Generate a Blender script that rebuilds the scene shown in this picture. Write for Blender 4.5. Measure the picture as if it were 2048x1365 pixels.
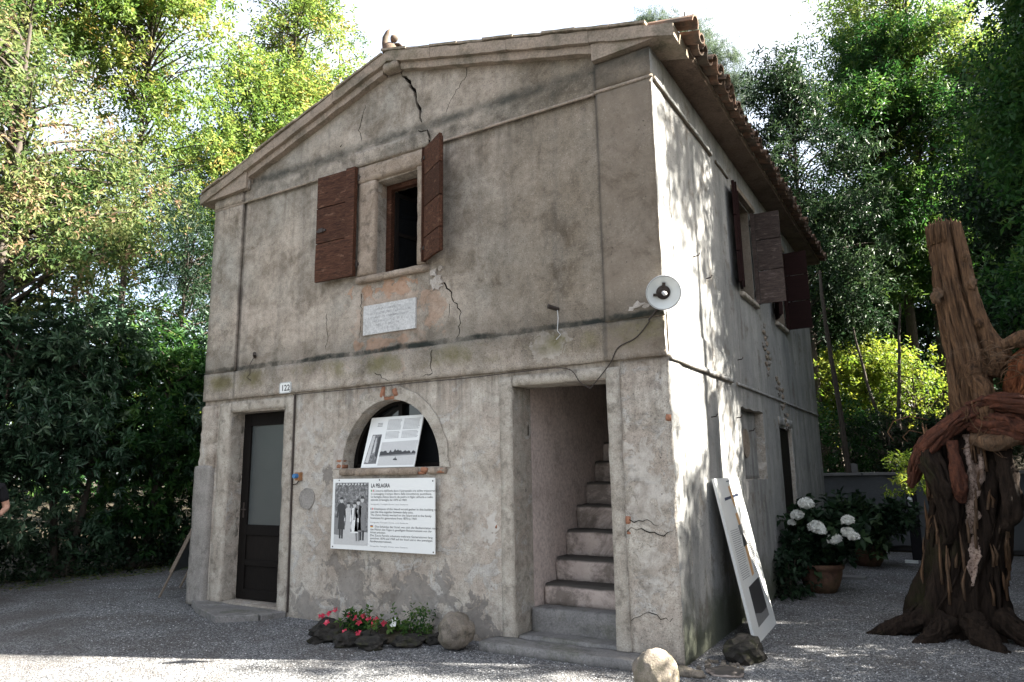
import bpy, bmesh, math, random
import numpy as np
from mathutils import Vector, Matrix, noise, geometry

# ---------------------------------------------------------------- camera, light, exposure
scene = bpy.context.scene
for o in list(bpy.data.objects):
    bpy.data.objects.remove(o)
COL = scene.collection

cam_d = bpy.data.cameras.new('camera')
cam = bpy.data.objects.new('camera', cam_d)
COL.objects.link(cam)
CR = Vector((0.856457, 0.51597, -0.016004)); CU = Vector((0.107959, -0.148712, 0.98297)); CF = Vector((-0.504803, 0.843599, 0.183069))
cam.matrix_world = Matrix(((CR.x, CU.x, -CF.x, 1.890), (CR.y, CU.y, -CF.y, -5.688), (CR.z, CU.z, -CF.z, 1.5), (0, 0, 0, 1)))
cam_d.sensor_width = 36.0
cam_d.lens = 24.91
cam_d.clip_start = 0.05
cam_d.clip_end = 600
scene.camera = cam

SUN_EL = math.radians(36)
SUN_AZ = math.atan2(0.39, 0.92)          # angle from +X towards +Y
SUN_DIR = Vector((math.cos(SUN_AZ) * math.cos(SUN_EL), math.sin(SUN_AZ) * math.cos(SUN_EL), math.sin(SUN_EL)))
world = bpy.data.worlds.new('World')
scene.world = world
world.use_nodes = True
wn = world.node_tree
wn.nodes.clear()
sky = wn.nodes.new('ShaderNodeTexSky')
sky.sky_type = 'NISHITA'
sky.sun_disc = False
sky.sun_elevation = SUN_EL
sky.sun_rotation = math.pi / 2 - SUN_AZ
sky.air_density = 1.0
sky.dust_density = 3.0
sky.ozone_density = 1.0
bg = wn.nodes.new('ShaderNodeBackground')
bg.inputs['Strength'].default_value = 0.055
wo = wn.nodes.new('ShaderNodeOutputWorld')
# thin bright cloud veil over most of the sky
tcw = wn.nodes.new('ShaderNodeTexCoord'); nzw = wn.nodes.new('ShaderNodeTexNoise'); rpw = wn.nodes.new('ShaderNodeValToRGB'); mxw = wn.nodes.new('ShaderNodeMix')
mxw.data_type = 'RGBA'
wn.links.new(tcw.outputs['Generated'], nzw.inputs['Vector'])
nzw.inputs['Scale'].default_value = 2.6; nzw.inputs['Detail'].default_value = 7; nzw.inputs['Roughness'].default_value = 0.55
rpw.color_ramp.elements[0].position = 0.33; rpw.color_ramp.elements[0].color = (0.30, 0.30, 0.30, 1)
rpw.color_ramp.elements[1].position = 0.66; rpw.color_ramp.elements[1].color = (0.85, 0.85, 0.85, 1)
wn.links.new(nzw.outputs[0], rpw.inputs[0]); wn.links.new(rpw.outputs[0], mxw.inputs[0])
wn.links.new(sky.outputs[0], mxw.inputs[6]); mxw.inputs[7].default_value = (3.1, 3.1, 3.15, 1)
wn.links.new(mxw.outputs[2], bg.inputs[0])
wn.links.new(bg.outputs[0], wo.inputs[0])

sun_d = bpy.data.lights.new('sun', 'SUN')
sun_d.energy = 5.0
sun_d.angle = math.radians(0.5)
sun_d.color = (1.0, 0.94, 0.84)
sun = bpy.data.objects.new('sun', sun_d)
sun.rotation_euler = SUN_DIR.to_track_quat('Z', 'Y').to_euler()
COL.objects.link(sun)

vs = scene.view_settings
vs.view_transform = 'Standard'
vs.look = 'None'
vs.gamma = 1.0
vs.use_curve_mapping = False
vs.exposure = 3.4
scene.cycles.max_bounces = 6
scene.cycles.diffuse_bounces = 3
scene.cycles.transparent_max_bounces = 8

# ---------------------------------------------------------------- helpers
def tag(o, label=None, cat=None, group=None, kind=None):
    if label: o['label'] = label
    if cat: o['category'] = cat
    if group: o['group'] = group
    if kind: o['kind'] = kind
    return o

def empty(name, loc=(0, 0, 0), rz=0.0, label=None, cat=None, group=None, parent=None):
    o = bpy.data.objects.new(name, None)
    o.empty_display_size = 0.2
    o.location = loc
    o.rotation_euler = (0, 0, rz)
    COL.objects.link(o)
    if parent: o.parent = parent
    return tag(o, label, cat, group)

def link(name, me, mats=None, parent=None, loc=None):
    o = bpy.data.objects.new(name, me)
    COL.objects.link(o)
    if mats is not None and len(me.materials) == 0:
        for m in (mats if isinstance(mats, (list, tuple)) else [mats]):
            me.materials.append(m)
    if parent: o.parent = parent
    if loc is not None: o.location = loc
    return o

def np_mesh(name, V, F, tint=None, smooth=False, mi=None):
    """V (n,3) floats, F list of (m,k) int arrays."""
    me = bpy.data.meshes.new(name)
    V = np.asarray(V, dtype=np.float32)
    Fs = [np.asarray(f, dtype=np.int32) for f in (F if isinstance(F, list) else [F]) if len(f)]
    me.vertices.add(len(V))
    me.vertices.foreach_set('co', V.ravel())
    nl = sum(f.size for f in Fs); npl = sum(len(f) for f in Fs)
    me.loops.add(nl)
    me.loops.foreach_set('vertex_index', np.concatenate([f.ravel() for f in Fs]))
    me.polygons.add(npl)
    starts = []; s = 0
    for f in Fs:
        k = f.shape[1]
        starts.append(s + np.arange(len(f), dtype=np.int32) * k); s += f.size
    me.polygons.foreach_set('loop_start', np.concatenate(starts))
    if smooth:
        me.polygons.foreach_set('use_smooth', np.ones(npl, dtype=bool))
    if mi is not None:
        me.polygons.foreach_set('material_index', np.asarray(mi, dtype=np.int32))
    if tint is not None:
        a = me.attributes.new('tint', 'FLOAT', 'POINT')
        a.data.foreach_set('value', np.asarray(tint, dtype=np.float32))
    me.update(calc_edges=True)
    return me

class MB:
    def __init__(s): s.bm = bmesh.new(); s.mi = 0
    def mat(s, i): s.mi = i; return s
    def face(s, vs):
        try:
            f = s.bm.faces.new(vs); f.material_index = s.mi; return f
        except ValueError:
            return None
    def box(s, x0, x1, y0, y1, z0, z1, M=None):
        c = [(x0, y0, z0), (x1, y0, z0), (x1, y1, z0), (x0, y1, z0), (x0, y0, z1), (x1, y0, z1), (x1, y1, z1), (x0, y1, z1)]
        v = [s.bm.verts.new(M @ Vector(p) if M else p) for p in c]
        for f in ((3, 2, 1, 0), (4, 5, 6, 7), (0, 1, 5, 4), (1, 2, 6, 5), (2, 3, 7, 6), (3, 0, 4, 7)):
            s.face([v[i] for i in f])
        return s
    def rbox(s, x0, x1, y0, y1, z0, z1, seg=0.08, amp=0.006, fr=6.0, seed=0, M=None, rnd=0.0):
        """box made of a fine grid whose faces and edges are worn by noise"""
        L = [(x0, x1), (y0, y1), (z0, z1)]
        n = [max(1, min(90, int(round((b - a) / seg)))) for a, b in L]
        vd = {}
        off = Vector((seed * 3.1, seed * 1.7, seed * 2.3))
        ctr = Vector(((x0 + x1) / 2, (y0 + y1) / 2, (z0 + z1) / 2))
        def gv(i, j, k):
            key = (i, j, k)
            if key not in vd:
                p = Vector([L[a][0] + (L[a][1] - L[a][0]) * key[a] / n[a] for a in range(3)])
                q = p + noise.noise_vector(p * fr + off) * amp + noise.noise_vector(p * fr * 3.3 + off) * amp * 0.45
                if rnd:
                    ne = sum(1 for a in range(3) if key[a] in (0, n[a]))
                    if ne >= 2:
                        q += (ctr - p).normalized() * rnd * (0.5 + 0.5 * (ne - 1)) * (0.6 + 0.8 * abs(noise.noise(p * fr * 1.3 + off)))
                vd[key] = s.bm.verts.new(M @ q if M else q)
            return vd[key]
        for i in range(n[0]):
            for j in range(n[1]):
                s.face([gv(i, j + 1, 0), gv(i + 1, j + 1, 0), gv(i + 1, j, 0), gv(i, j, 0)])
                s.face([gv(i, j, n[2]), gv(i + 1, j, n[2]), gv(i + 1, j + 1, n[2]), gv(i, j + 1, n[2])])
        for i in range(n[0]):
            for k in range(n[2]):
                s.face([gv(i, 0, k), gv(i + 1, 0, k), gv(i + 1, 0, k + 1), gv(i, 0, k + 1)])
                s.face([gv(i, n[1], k + 1), gv(i + 1, n[1], k + 1), gv(i + 1, n[1], k), gv(i, n[1], k)])
        for j in range(n[1]):
            for k in range(n[2]):
                s.face([gv(0, j, k + 1), gv(0, j + 1, k + 1), gv(0, j + 1, k), gv(0, j, k)])
                s.face([gv(n[0], j, k), gv(n[0], j + 1, k), gv(n[0], j + 1, k + 1), gv(n[0], j, k + 1)])
        return s
    def plate(s, outer, holes, d0, d1, axis='y'):
        """polygon with holes in the plane across `axis`, extruded from d0 to d1"""
        loops = [outer] + list(holes)
        def p3(a, b, d):
            return (a, d, b) if axis == 'y' else ((d, a, b) if axis == 'x' else (a, b, d))
        tris = geometry.tessellate_polygon([[Vector((a, b, 0)) for a, b in lp] for lp in loops])
        flat = [q for lp in loops for q in lp]
        A = [s.bm.verts.new(p3(a, b, d0)) for a, b in flat]
        B = [s.bm.verts.new(p3(a, b, d1)) for a, b in flat]
        for t in tris:
            s.face([A[i] for i in t]); s.face([B[i] for i in reversed(t)])
        k = 0
        for lp in loops:
            m = len(lp)
            for i in range(m):
                j = (i + 1) % m
                s.face([A[k + i], A[k + j], B[k + j], B[k + i]])
            k += m
        return s
    def tube(s, pts, radii, n=8, cap=True):
        pts = [Vector(p) for p in pts]
        if not hasattr(radii, '__len__'): radii = [radii] * len(pts)
        rings = []
        up = None
        for i, p in enumerate(pts):
            t = (pts[min(i + 1, len(pts) - 1)] - pts[max(i - 1, 0)]).normalized()
            if up is None:
                up = t.cross(Vector((0.3, 0.2, 1)) if abs(t.z) < 0.9 else Vector((1, 0, 0))).normalized()
            a = (up - t * up.dot(t)).normalized(); up = a
            b = t.cross(a)
            rings.append([s.bm.verts.new(p + (a * math.cos(k * 2 * math.pi / n) + b * math.sin(k * 2 * math.pi / n)) * radii[i]) for k in range(n)])
        for r0, r1 in zip(rings, rings[1:]):
            for k in range(n):
                s.face([r0[k], r0[(k + 1) % n], r1[(k + 1) % n], r1[k]])
        if cap:
            s.face(list(reversed(rings[0]))); s.face(rings[-1])
        return s
    def lathe(s, prof, n=32, c=(0, 0, 0), M=None, close=False):
        rings = []
        for r, z in prof:
            ring = []
            for k in range(n):
                p = Vector((c[0] + r * math.cos(k * 2 * math.pi / n), c[1] + r * math.sin(k * 2 * math.pi / n), c[2] + z))
                ring.append(s.bm.verts.new(M @ p if M else p))
            rings.append(ring)
        for r0, r1 in zip(rings, rings[1:]):
            for k in range(n):
                s.face([r0[k], r0[(k + 1) % n], r1[(k + 1) % n], r1[k]])
        if close:
            s.face(list(reversed(rings[0]))); s.face(rings[-1])
        return s
    def blob(s, c, r, sub=3, amp=0.15, fr=1.5, seed=0, flat=None):
        """lumpy rounded stone; r scalar or (rx,ry,rz)"""
        r = Vector((r, r, r)) if not hasattr(r, '__len__') else Vector(r)
        res = bmesh.ops.create_icosphere(s.bm, subdivisions=sub, radius=1.0)
        off = Vector((seed * 5.3, seed * 2.9, seed * 7.1))
        for v in res['verts']:
            d = v.co.normalized()
            k = 1 + amp * noise.noise(d * fr + off) * 2 + amp * 0.4 * noise.noise(d * fr * 3.1 + off) * 2
            p = Vector((d.x * r.x, d.y * r.y, d.z * r.z)) * k
            if flat is not None and p.z < flat: p.z = flat
            v.co = Vector(c) + p
        for f in {f for v in res['verts'] for f in v.link_faces}:
            f.material_index = s.mi
        return s
    def build(s, name, mats, parent=None, loc=None, smooth=False, bevel=0.0, merge=False, recalc=True):
        if merge: bmesh.ops.remove_doubles(s.bm, verts=s.bm.verts, dist=1e-5)
        if recalc: bmesh.ops.recalc_face_normals(s.bm, faces=s.bm.faces)
        if smooth:
            for f in s.bm.faces: f.smooth = True
        me = bpy.data.meshes.new(name)
        s.bm.to_mesh(me); s.bm.free()
        o = link(name, me, mats, parent, loc)
        if bevel:
            b = o.modifiers.new('bevel', 'BEVEL'); b.width = bevel; b.segments = 2; b.limit_method = 'ANGLE'
        return o

def frame(origin, ex, ey):
    """matrix with local x along ex, local y along ey (both metres), z the normal"""
    ex = Vector(ex).normalized(); ey = Vector(ey); ey = (ey - ex * ey.dot(ex)).normalized(); ez = ex.cross(ey)
    return Matrix(((ex.x, ey.x, ez.x, origin[0]), (ex.y, ey.y, ez.y, origin[1]), (ex.z, ey.z, ez.z, origin[2]), (0, 0, 0, 1)))

# ---------------------------------------------------------------- node helpers and materials
class NT:
    def __init__(s, name):
        s.m = bpy.data.materials.new(name); s.m.use_nodes = True
        s.t = s.m.node_tree; s.b = s.t.nodes['Principled BSDF']; s.out = s.t.nodes['Material Output']
        s.b.inputs['Roughness'].default_value = 0.85
        s.b.inputs['Specular IOR Level'].default_value = 0.25
        s._pos = None
    def n(s, typ, **kw):
        nd = s.t.nodes.new(typ)
        for k, v in kw.items(): setattr(nd, k, v)
        return nd
    def put(s, sock, v):
        if isinstance(v, bpy.types.NodeSocket): s.t.links.new(v, sock)
        else:
            if sock.type == 'RGBA' and len(v) == 3: v = (*v, 1)
            sock.default_value = v
    def pos(s):
        if s._pos is None:
            s._pos = s.n('ShaderNodeTexCoord').outputs['Object']
        return s._pos
    def wpos(s): return s.n('ShaderNodeNewGeometry').outputs['Position']
    def scale(s, v, sc, loc=(0, 0, 0)):
        mp = s.n('ShaderNodeMapping'); s.put(mp.inputs['Vector'], v); mp.inputs['Scale'].default_value = sc; mp.inputs['Location'].default_value = loc
        return mp.outputs[0]
    def noise(s, sc, det=4, rough=0.55, vec=None, dist=0.0):
        nd = s.n('ShaderNodeTexNoise'); s.put(nd.inputs['Vector'], vec or s.pos())
        nd.inputs['Scale'].default_value = sc; nd.inputs['Detail'].default_value = det; nd.inputs['Roughness'].default_value = rough; nd.inputs['Distortion'].default_value = dist
        return nd.outputs['Fac']
    def voro(s, sc, vec=None, feature='F1', out='Distance', rand=1.0):
        nd = s.n('ShaderNodeTexVoronoi', feature=feature); s.put(nd.inputs['Vector'], vec or s.pos()); nd.inputs['Scale'].default_value = sc
        nd.inputs['Randomness'].default_value = rand
        return nd.outputs[out]
    def ramp(s, f, *stops):
        nd = s.n('ShaderNodeValToRGB'); s.put(nd.inputs[0], f)
        e = nd.color_ramp.elements
        while len(e) < len(stops): e.new(0.5)
        for el, (p, c) in zip(e, stops):
            el.position = p; el.color = (c, c, c, 1) if not hasattr(c, '__len__') else (*c[:3], 1)
        return nd.outputs[0]
    def mix(s, f, a, b, mode='MIX'):
        nd = s.n('ShaderNodeMix', data_type='RGBA', blend_type=mode)
        s.put(nd.inputs[0], f); s.put(nd.inputs[6], a); s.put(nd.inputs[7], b)
        return nd.outputs[2]
    def math(s, op, a, b=0.0, c=0.0, clamp=False):
        nd = s.n('ShaderNodeMath', operation=op, use_clamp=clamp)
        s.put(nd.inputs[0], a); s.put(nd.inputs[1], b)
        if op in ('MULTIPLY_ADD', 'SMOOTH_MIN', 'COMPARE'): s.put(nd.inputs[2], c)
        return nd.outputs[0]
    def mrange(s, v, a, b, c=0.0, d=1.0, smooth=True):
        nd = s.n('ShaderNodeMapRange', interpolation_type='SMOOTHSTEP' if smooth else 'LINEAR')
        s.put(nd.inputs[0], v); nd.inputs[1].default_value = a; nd.inputs[2].default_value = b; nd.inputs[3].default_value = c; nd.inputs[4].default_value = d
        return nd.outputs[0]
    def xyz(s, v=None):
        nd = s.n('ShaderNodeSeparateXYZ'); s.put(nd.inputs[0], v or s.pos()); return nd.outputs
    def bump(s, h, strength=0.4, dist=0.02, prev=None):
        nd = s.n('ShaderNodeBump'); s.put(nd.inputs['Height'], h); nd.inputs['Strength'].default_value = strength; nd.inputs['Distance'].default_value = dist
        if prev: s.put(nd.inputs['Normal'], prev)
        return nd.outputs[0]
    def set(s, color=None, rough=None, normal=None, spec=None, metal=None):
        if color is not None: s.put(s.b.inputs['Base Color'], color)
        if rough is not None: s.put(s.b.inputs['Roughness'], rough)
        if normal is not None: s.put(s.b.inputs['Normal'], normal)
        if spec is not None: s.b.inputs['Specular IOR Level'].default_value = spec
        if metal is not None: s.b.inputs['Metallic'].default_value = metal
        return s.m

def plain(name, col, rough=0.7, spec=0.3, metal=0.0, var=0.25, sc=20.0, bump=0.0, bsc=60.0):
    g = NT(name)
    f = g.noise(sc, 5, 0.6)
    c = g.mix(f, tuple(x * (1 - var) for x in col), tuple(min(1, x * (1 + var)) for x in col))
    nrm = g.bump(g.noise(bsc, 4, 0.6), bump, 0.01) if bump else None
    return g.set(c, rough, nrm, spec, metal)

def m_plaster():
    g = NT('old_plaster')
    P = g.pos(); X = g.xyz(P)
    N = g.xyz(g.n('ShaderNodeNewGeometry').outputs['True Normal'])
    big = g.noise(0.75, 4, 0.6); med = g.noise(2.6, 6, 0.65, dist=0.4); fine = g.noise(14, 6, 0.7); grit = g.noise(75, 3, 0.7); grit2 = g.noise(190, 2, 0.6)
    c = g.mix(g.ramp(big, (0.38, 0), (0.62, 1)), (0.405, 0.378, 0.328), (0.52, 0.452, 0.375))
    c = g.mix(g.ramp(med, (0.45, 0), (0.68, 0.85)), c, (0.21, 0.175, 0.135))
    c = g.mix(g.ramp(g.noise(1.5, 6, 0.62, g.scale(P, (1, 1, 1.2), (3, 1, 8))), (0.52, 0), (0.66, 0.7)), c, (0.60, 0.52, 0.44))
    xr = g.mrange(X[0], -2.6, -0.6)                                   # browner roughcast towards the right of the upper storey
    up = g.mrange(X[2], 2.3, 2.6)
    c = g.mix(g.math('MULTIPLY', g.math('MULTIPLY', xr, up), g.ramp(g.noise(1.1, 5, 0.65, g.scale(P, (1, 1, 1), (4, 4, 4))), (0.35, 0.5), (0.6, 0.95))), c, (0.255, 0.212, 0.160))
    st = g.noise(1.0, 5, 0.65, g.scale(P, (5.5, 5.5, 0.45)))            # rain streaks
    c = g.mix(g.ramp(st, (0.5, 0), (0.75, 0.55)), c, (0.17, 0.155, 0.135))
    # lower storey: lighter, patchy lime plaster
    lo = g.math('SUBTRACT', 1.0, up)
    lowc = g.mix(g.ramp(g.noise(1.7, 7, 0.7, dist=0.5), (0.42, 0), (0.6, 1)), (0.51, 0.445, 0.378), (0.62, 0.575, 0.50))
    lowc = g.mix(g.ramp(g.noise(3.1, 8, 0.72, dist=0.8), (0.55, 0), (0.585, 0.85)), lowc, (0.60, 0.58, 0.54))
    lowc = g.mix(g.ramp(g.noise(4.3, 8, 0.7, g.scale(P, (1, 1, 1), (7, 3, 1))), (0.57, 0), (0.66, 0.6)), lowc, (0.27, 0.225, 0.195))
    dp = g.mrange(g.math('ADD', X[2], g.math('MULTIPLY', med, 0.9)), 0.75, 0.35)   # darker towards the foot
    lowc = g.mix(g.math('MULTIPLY', dp, 0.6), lowc, (0.17, 0.15, 0.125))
    c = g.mix(g.math('MULTIPLY', lo, 0.88), c, lowc)
    c = g.mix(g.ramp(grit, (0.32, 0.55), (0.48, 0)), c, (0.07, 0.058, 0.048))
    c = g.mix(g.ramp(g.noise(60, 2, 0.6, g.scale(P, (1, 1, 1), (9, 9, 9))), (0.58, 0), (0.75, 0.5)), c, (0.62, 0.55, 0.47))
    c = g.mix(0.75, c, g.ramp(grit2, (0.32, 0.55), (0.62, 1.0)), 'MULTIPLY')
    c = g.mix(0.8, c, g.ramp(fine, (0.28, 0.55), (0.58, 1.0)), 'MULTIPLY')
    # patches of newer, broken or older render with ragged outlines
    pn = g.noise(5.5, 8, 0.68, dist=0.5)
    edge = None
    def ell(c, cx, cz, rx, rz, c0, c1, k=0.9, y0=-1.0):
        nonlocal edge
        dx = g.math('DIVIDE', g.math('SUBTRACT', X[0], cx), rx); dz = g.math('DIVIDE', g.math('SUBTRACT', X[2], cz), rz)
        d = g.math('SQRT', g.math('ADD', g.math('MULTIPLY', dx, dx), g.math('MULTIPLY', dz, dz)))
        v = g.math('ADD', g.math('SUBTRACT', 0.9, d), g.math('MULTIPLY', g.math('SUBTRACT', pn, 0.52), 5.0))
        m = g.math('MULTIPLY', g.mrange(v, 0.0, 0.14), k)
        edge = m if edge is None else g.math('MAXIMUM', edge, m)
        return g.mix(m, c, g.mix(fine, c0, c1))
    OR0, OR1 = (0.30, 0.165, 0.095), (0.46, 0.31, 0.22); CE0, CE1 = (0.17, 0.155, 0.14), (0.27, 0.25, 0.225); LI0, LI1 = (0.36, 0.33, 0.29), (0.66, 0.63, 0.58)
    for a in ((-3.02, 3.49, 0.50, 0.10, OR0, OR1, 0.85), (-2.45, 3.20, 0.24, 0.26, OR0, OR1, 0.4), (-3.15, 2.90, 0.45, 0.07, OR0, OR1, 0.7), (-3.0, 3.14, 0.62, 0.42, (0.40, 0.28, 0.21), (0.50, 0.38, 0.30), 0.35),
              (-2.6, 0.32, 0.60, 0.27, CE0, CE1, 0.8), (-3.5, 0.40, 0.34, 0.36, CE0, CE1, 0.75), (-2.0, 0.18, 0.28, 0.24, CE0, CE1, 0.9), (-4.15, 0.15, 0.30, 0.22, CE0, CE1, 0.7),
              (-0.24, 1.40, 0.22, 0.50, LI0, LI1, 0.6), (-0.2, 0.70, 0.18, 0.25, LI0, LI1, 0.5), (-1.98, 1.22, 0.26, 0.40, LI0, LI1, 0.35), (-4.18, 1.9, 0.20, 0.36, LI0, LI1, 0.45), (-1.10, 2.62, 0.20, 0.16, LI0, LI1, 0.4), (-3.86, 1.46, 0.10, 0.16, CE0, CE1, 0.9), (-1.78, 0.98, 0.09, 0.13, LI0, LI1, 0.9)):
        c = ell(c, *a)
    rn = g.noise(1.0, 6, 0.7, g.scale(P, (9, 9, 0.35), (3, 3, 3)))
    rz = g.math('MAXIMUM', g.math('MULTIPLY', g.mrange(X[2], 1.7, 2.44), g.mrange(X[2], 2.44, 2.46, 1, 0)), g.math('MULTIPLY', g.mrange(X[2], 4.2, 4.96), g.mrange(X[2], 4.96, 4.97, 1, 0)))
    c = g.mix(g.math('MULTIPLY', g.ramp(rn, (0.46, 0), (0.66, 0.8)), rz), c, (0.15, 0.13, 0.105))
    # the right pilaster keeps an older, darker coat; dark lines follow the joints beside both pilasters
    pf = g.math('MULTIPLY', g.mrange(X[0], -0.545, -0.53), up)
    c = g.mix(g.math('MULTIPLY', pf, g.ramp(g.noise(2.3, 6, 0.7), (0.3, 0.25), (0.6, 0.75))), c, (0.20, 0.165, 0.13))
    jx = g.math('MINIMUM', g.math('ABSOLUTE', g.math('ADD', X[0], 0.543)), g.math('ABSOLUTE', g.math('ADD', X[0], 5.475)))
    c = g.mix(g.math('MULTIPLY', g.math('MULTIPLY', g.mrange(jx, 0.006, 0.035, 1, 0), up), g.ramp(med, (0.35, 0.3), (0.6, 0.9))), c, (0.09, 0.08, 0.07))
    # mould lines above the string course and under the gable
    wob = g.math('MULTIPLY', g.math('SUBTRACT', g.noise(2.2, 6, 0.7), 0.5), 0.11)
    wid = g.ramp(g.noise(1.7, 5, 0.7), (0.36, 0.25), (0.58, 1.0))
    d1 = g.math('ABSOLUTE', g.math('SUBTRACT', g.math('ADD', X[2], wob), 2.815))
    m1 = g.math('MULTIPLY', g.mrange(d1, 0.012, 0.058, 1, 0), wid)
    m1b = g.math('MULTIPLY', g.mrange(d1, 0.0, 0.3, 0.5, 0), g.ramp(fine, (0.35, 0.2), (0.65, 1)))
    d2 = g.math('ABSOLUTE', g.math('SUBTRACT', g.math('ADD', X[2], wob), 5.22))
    m2 = g.math('MULTIPLY', g.mrange(d2, 0.01, 0.13, 0.8, 0), wid)
    front = g.mrange(N[1], -0.5, -0.2, 1, 0)
    d3 = g.math('ABSOLUTE', g.math('SUBTRACT', g.math('ADD', X[2], g.math('MULTIPLY', wob, 2.0)), 5.12)); m2 = g.math('MAXIMUM', m2, g.math('MULTIPLY', g.mrange(d3, 0.0, 0.28, 0.5, 0), g.ramp(med, (0.4, 0.1), (0.6, 1))))
    mm = g.math('MULTIPLY', g.math('MAXIMUM', g.math('MAXIMUM', m1, m1b), m2), front)
    c = g.mix(mm, c, (0.030, 0.034, 0.030))
    ms = g.math('MULTIPLY', g.mrange(g.math('ABSOLUTE', g.math('SUBTRACT', X[2], 2.66)), 0.02, 0.16, 1, 0), g.ramp(g.noise(1.4, 5, 0.7, g.scale(P, (1, 1, 1), (2, 0, 0))), (0.48, 0), (0.62, 0.75)))
    c = g.mix(g.math('MULTIPLY', ms, front), c, (0.15, 0.135, 0.06))
    # side wall: greyish limewash
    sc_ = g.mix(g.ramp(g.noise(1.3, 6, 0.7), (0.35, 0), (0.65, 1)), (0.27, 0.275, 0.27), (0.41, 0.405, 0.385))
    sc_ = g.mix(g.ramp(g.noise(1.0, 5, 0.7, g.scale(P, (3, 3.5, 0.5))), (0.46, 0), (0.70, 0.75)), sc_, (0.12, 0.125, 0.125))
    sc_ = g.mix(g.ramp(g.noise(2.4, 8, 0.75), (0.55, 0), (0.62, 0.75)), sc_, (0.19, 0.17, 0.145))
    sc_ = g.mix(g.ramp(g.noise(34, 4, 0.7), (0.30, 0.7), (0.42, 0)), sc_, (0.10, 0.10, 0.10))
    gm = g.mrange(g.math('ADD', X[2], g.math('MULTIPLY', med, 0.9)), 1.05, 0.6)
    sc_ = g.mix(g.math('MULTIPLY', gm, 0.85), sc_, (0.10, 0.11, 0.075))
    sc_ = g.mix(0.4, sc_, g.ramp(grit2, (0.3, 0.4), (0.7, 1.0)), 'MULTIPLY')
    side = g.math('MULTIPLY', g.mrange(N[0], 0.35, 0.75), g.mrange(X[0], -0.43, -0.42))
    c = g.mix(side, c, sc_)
    pit = g.voro(17, g.scale(P, (1, 1, 1), (0.3, 0, 0)))
    pm = g.math('MULTIPLY', g.mrange(pit, 0.05, 0.15, 1, 0), g.ramp(g.noise(3.5, 3), (0.52, 0), (0.6, 1)))
    c = g.mix(g.math('MULTIPLY', pm, 0.75), c, (0.10, 0.085, 0.075))
    peel = g.ramp(g.noise(3.1, 8, 0.72, dist=0.8), (0.55, 0), (0.585, 1))
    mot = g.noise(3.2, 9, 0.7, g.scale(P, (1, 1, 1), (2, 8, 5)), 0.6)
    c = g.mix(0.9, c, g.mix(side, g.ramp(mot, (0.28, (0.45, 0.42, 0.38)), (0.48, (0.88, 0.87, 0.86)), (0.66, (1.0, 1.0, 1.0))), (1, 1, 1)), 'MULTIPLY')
    h = g.math('ADD', g.math('MULTIPLY', fine, 0.55), g.math('MULTIPLY', grit, 0.35))
    h = g.math('ADD', h, g.math('MULTIPLY', g.math('MULTIPLY', peel, lo), 0.22))
    h = g.math('ADD', h, g.math('MULTIPLY', edge, 0.35))
    h = g.math('SUBTRACT', h, g.math('MULTIPLY', pm, 0.8))
    nb = g.bump(g.noise(1.8, 4, 0.5), 0.6, 0.05)
    nb = g.bump(h, 0.75, 0.016, nb)
    return g.set(c, 0.93, nb, 0.12)

def m_stone(name, c0, c1, dark, sc=4.0, moss=0.0, bump=0.5):
    g = NT(name)
    c = g.mix(g.ramp(g.noise(sc, 7, 0.68, dist=0.4), (0.35, 0), (0.65, 1)), c0, c1)
    c = g.mix(g.ramp(g.noise(sc * 1.9, 8, 0.72), (0.5, 0), (0.66, 0.75)), c, dark)
    c = g.mix(0.6, c, g.ramp(g.noise(sc * 22, 3, 0.65), (0.3, 0.4), (0.65, 1)), 'MULTIPLY')
    if moss:
        c = g.mix(g.math('MULTIPLY', g.ramp(g.noise(sc * 0.8, 6, 0.7), (0.5, 0), (0.62, 1)), moss), c, (0.06, 0.065, 0.025))
    h = g.math('ADD', g.noise(sc * 3, 8, 0.7), g.math('MULTIPLY', g.noise(sc * 22, 3, 0.6), 0.35))
    return g.set(c, 0.9, g.bump(h, bump, 0.02), 0.15)

def m_wood(name, c0, c1, axis=(1, 14, 14), sc=6.0, rough=0.75, bump=0.35, worn=None):
    g = NT(name)
    v = g.scale(g.pos(), axis)
    oi = g.n('ShaderNodeObjectInfo').outputs['Random']
    gr = g.noise(sc, 8, 0.72, v, 0.8)
    c = g.mix(g.ramp(gr, (0.34, 0), (0.64, 1)), c0, c1)
    c = g.mix(g.ramp(g.noise(sc * 0.7, 6, 0.75, g.scale(v, (1.5, 1, 1), (4, 2, 7)), 0.5), (0.55, 0), (0.68, 0.8)), c, tuple(x * 0.35 for x in c0))
    c = g.mix(0.75, c, g.ramp(oi, (0, 0.45), (1, 1.0)), 'MULTIPLY')
    if worn: c = g.mix(g.ramp(g.noise(4.0, 8, 0.75, g.scale(v, (1, 0.5, 0.5), (1, 5, 3))), (0.56, 0), (0.66, 0.75)), c, worn)
    return g.set(c, rough, g.bump(gr, bump, 0.008), 0.12)

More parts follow.
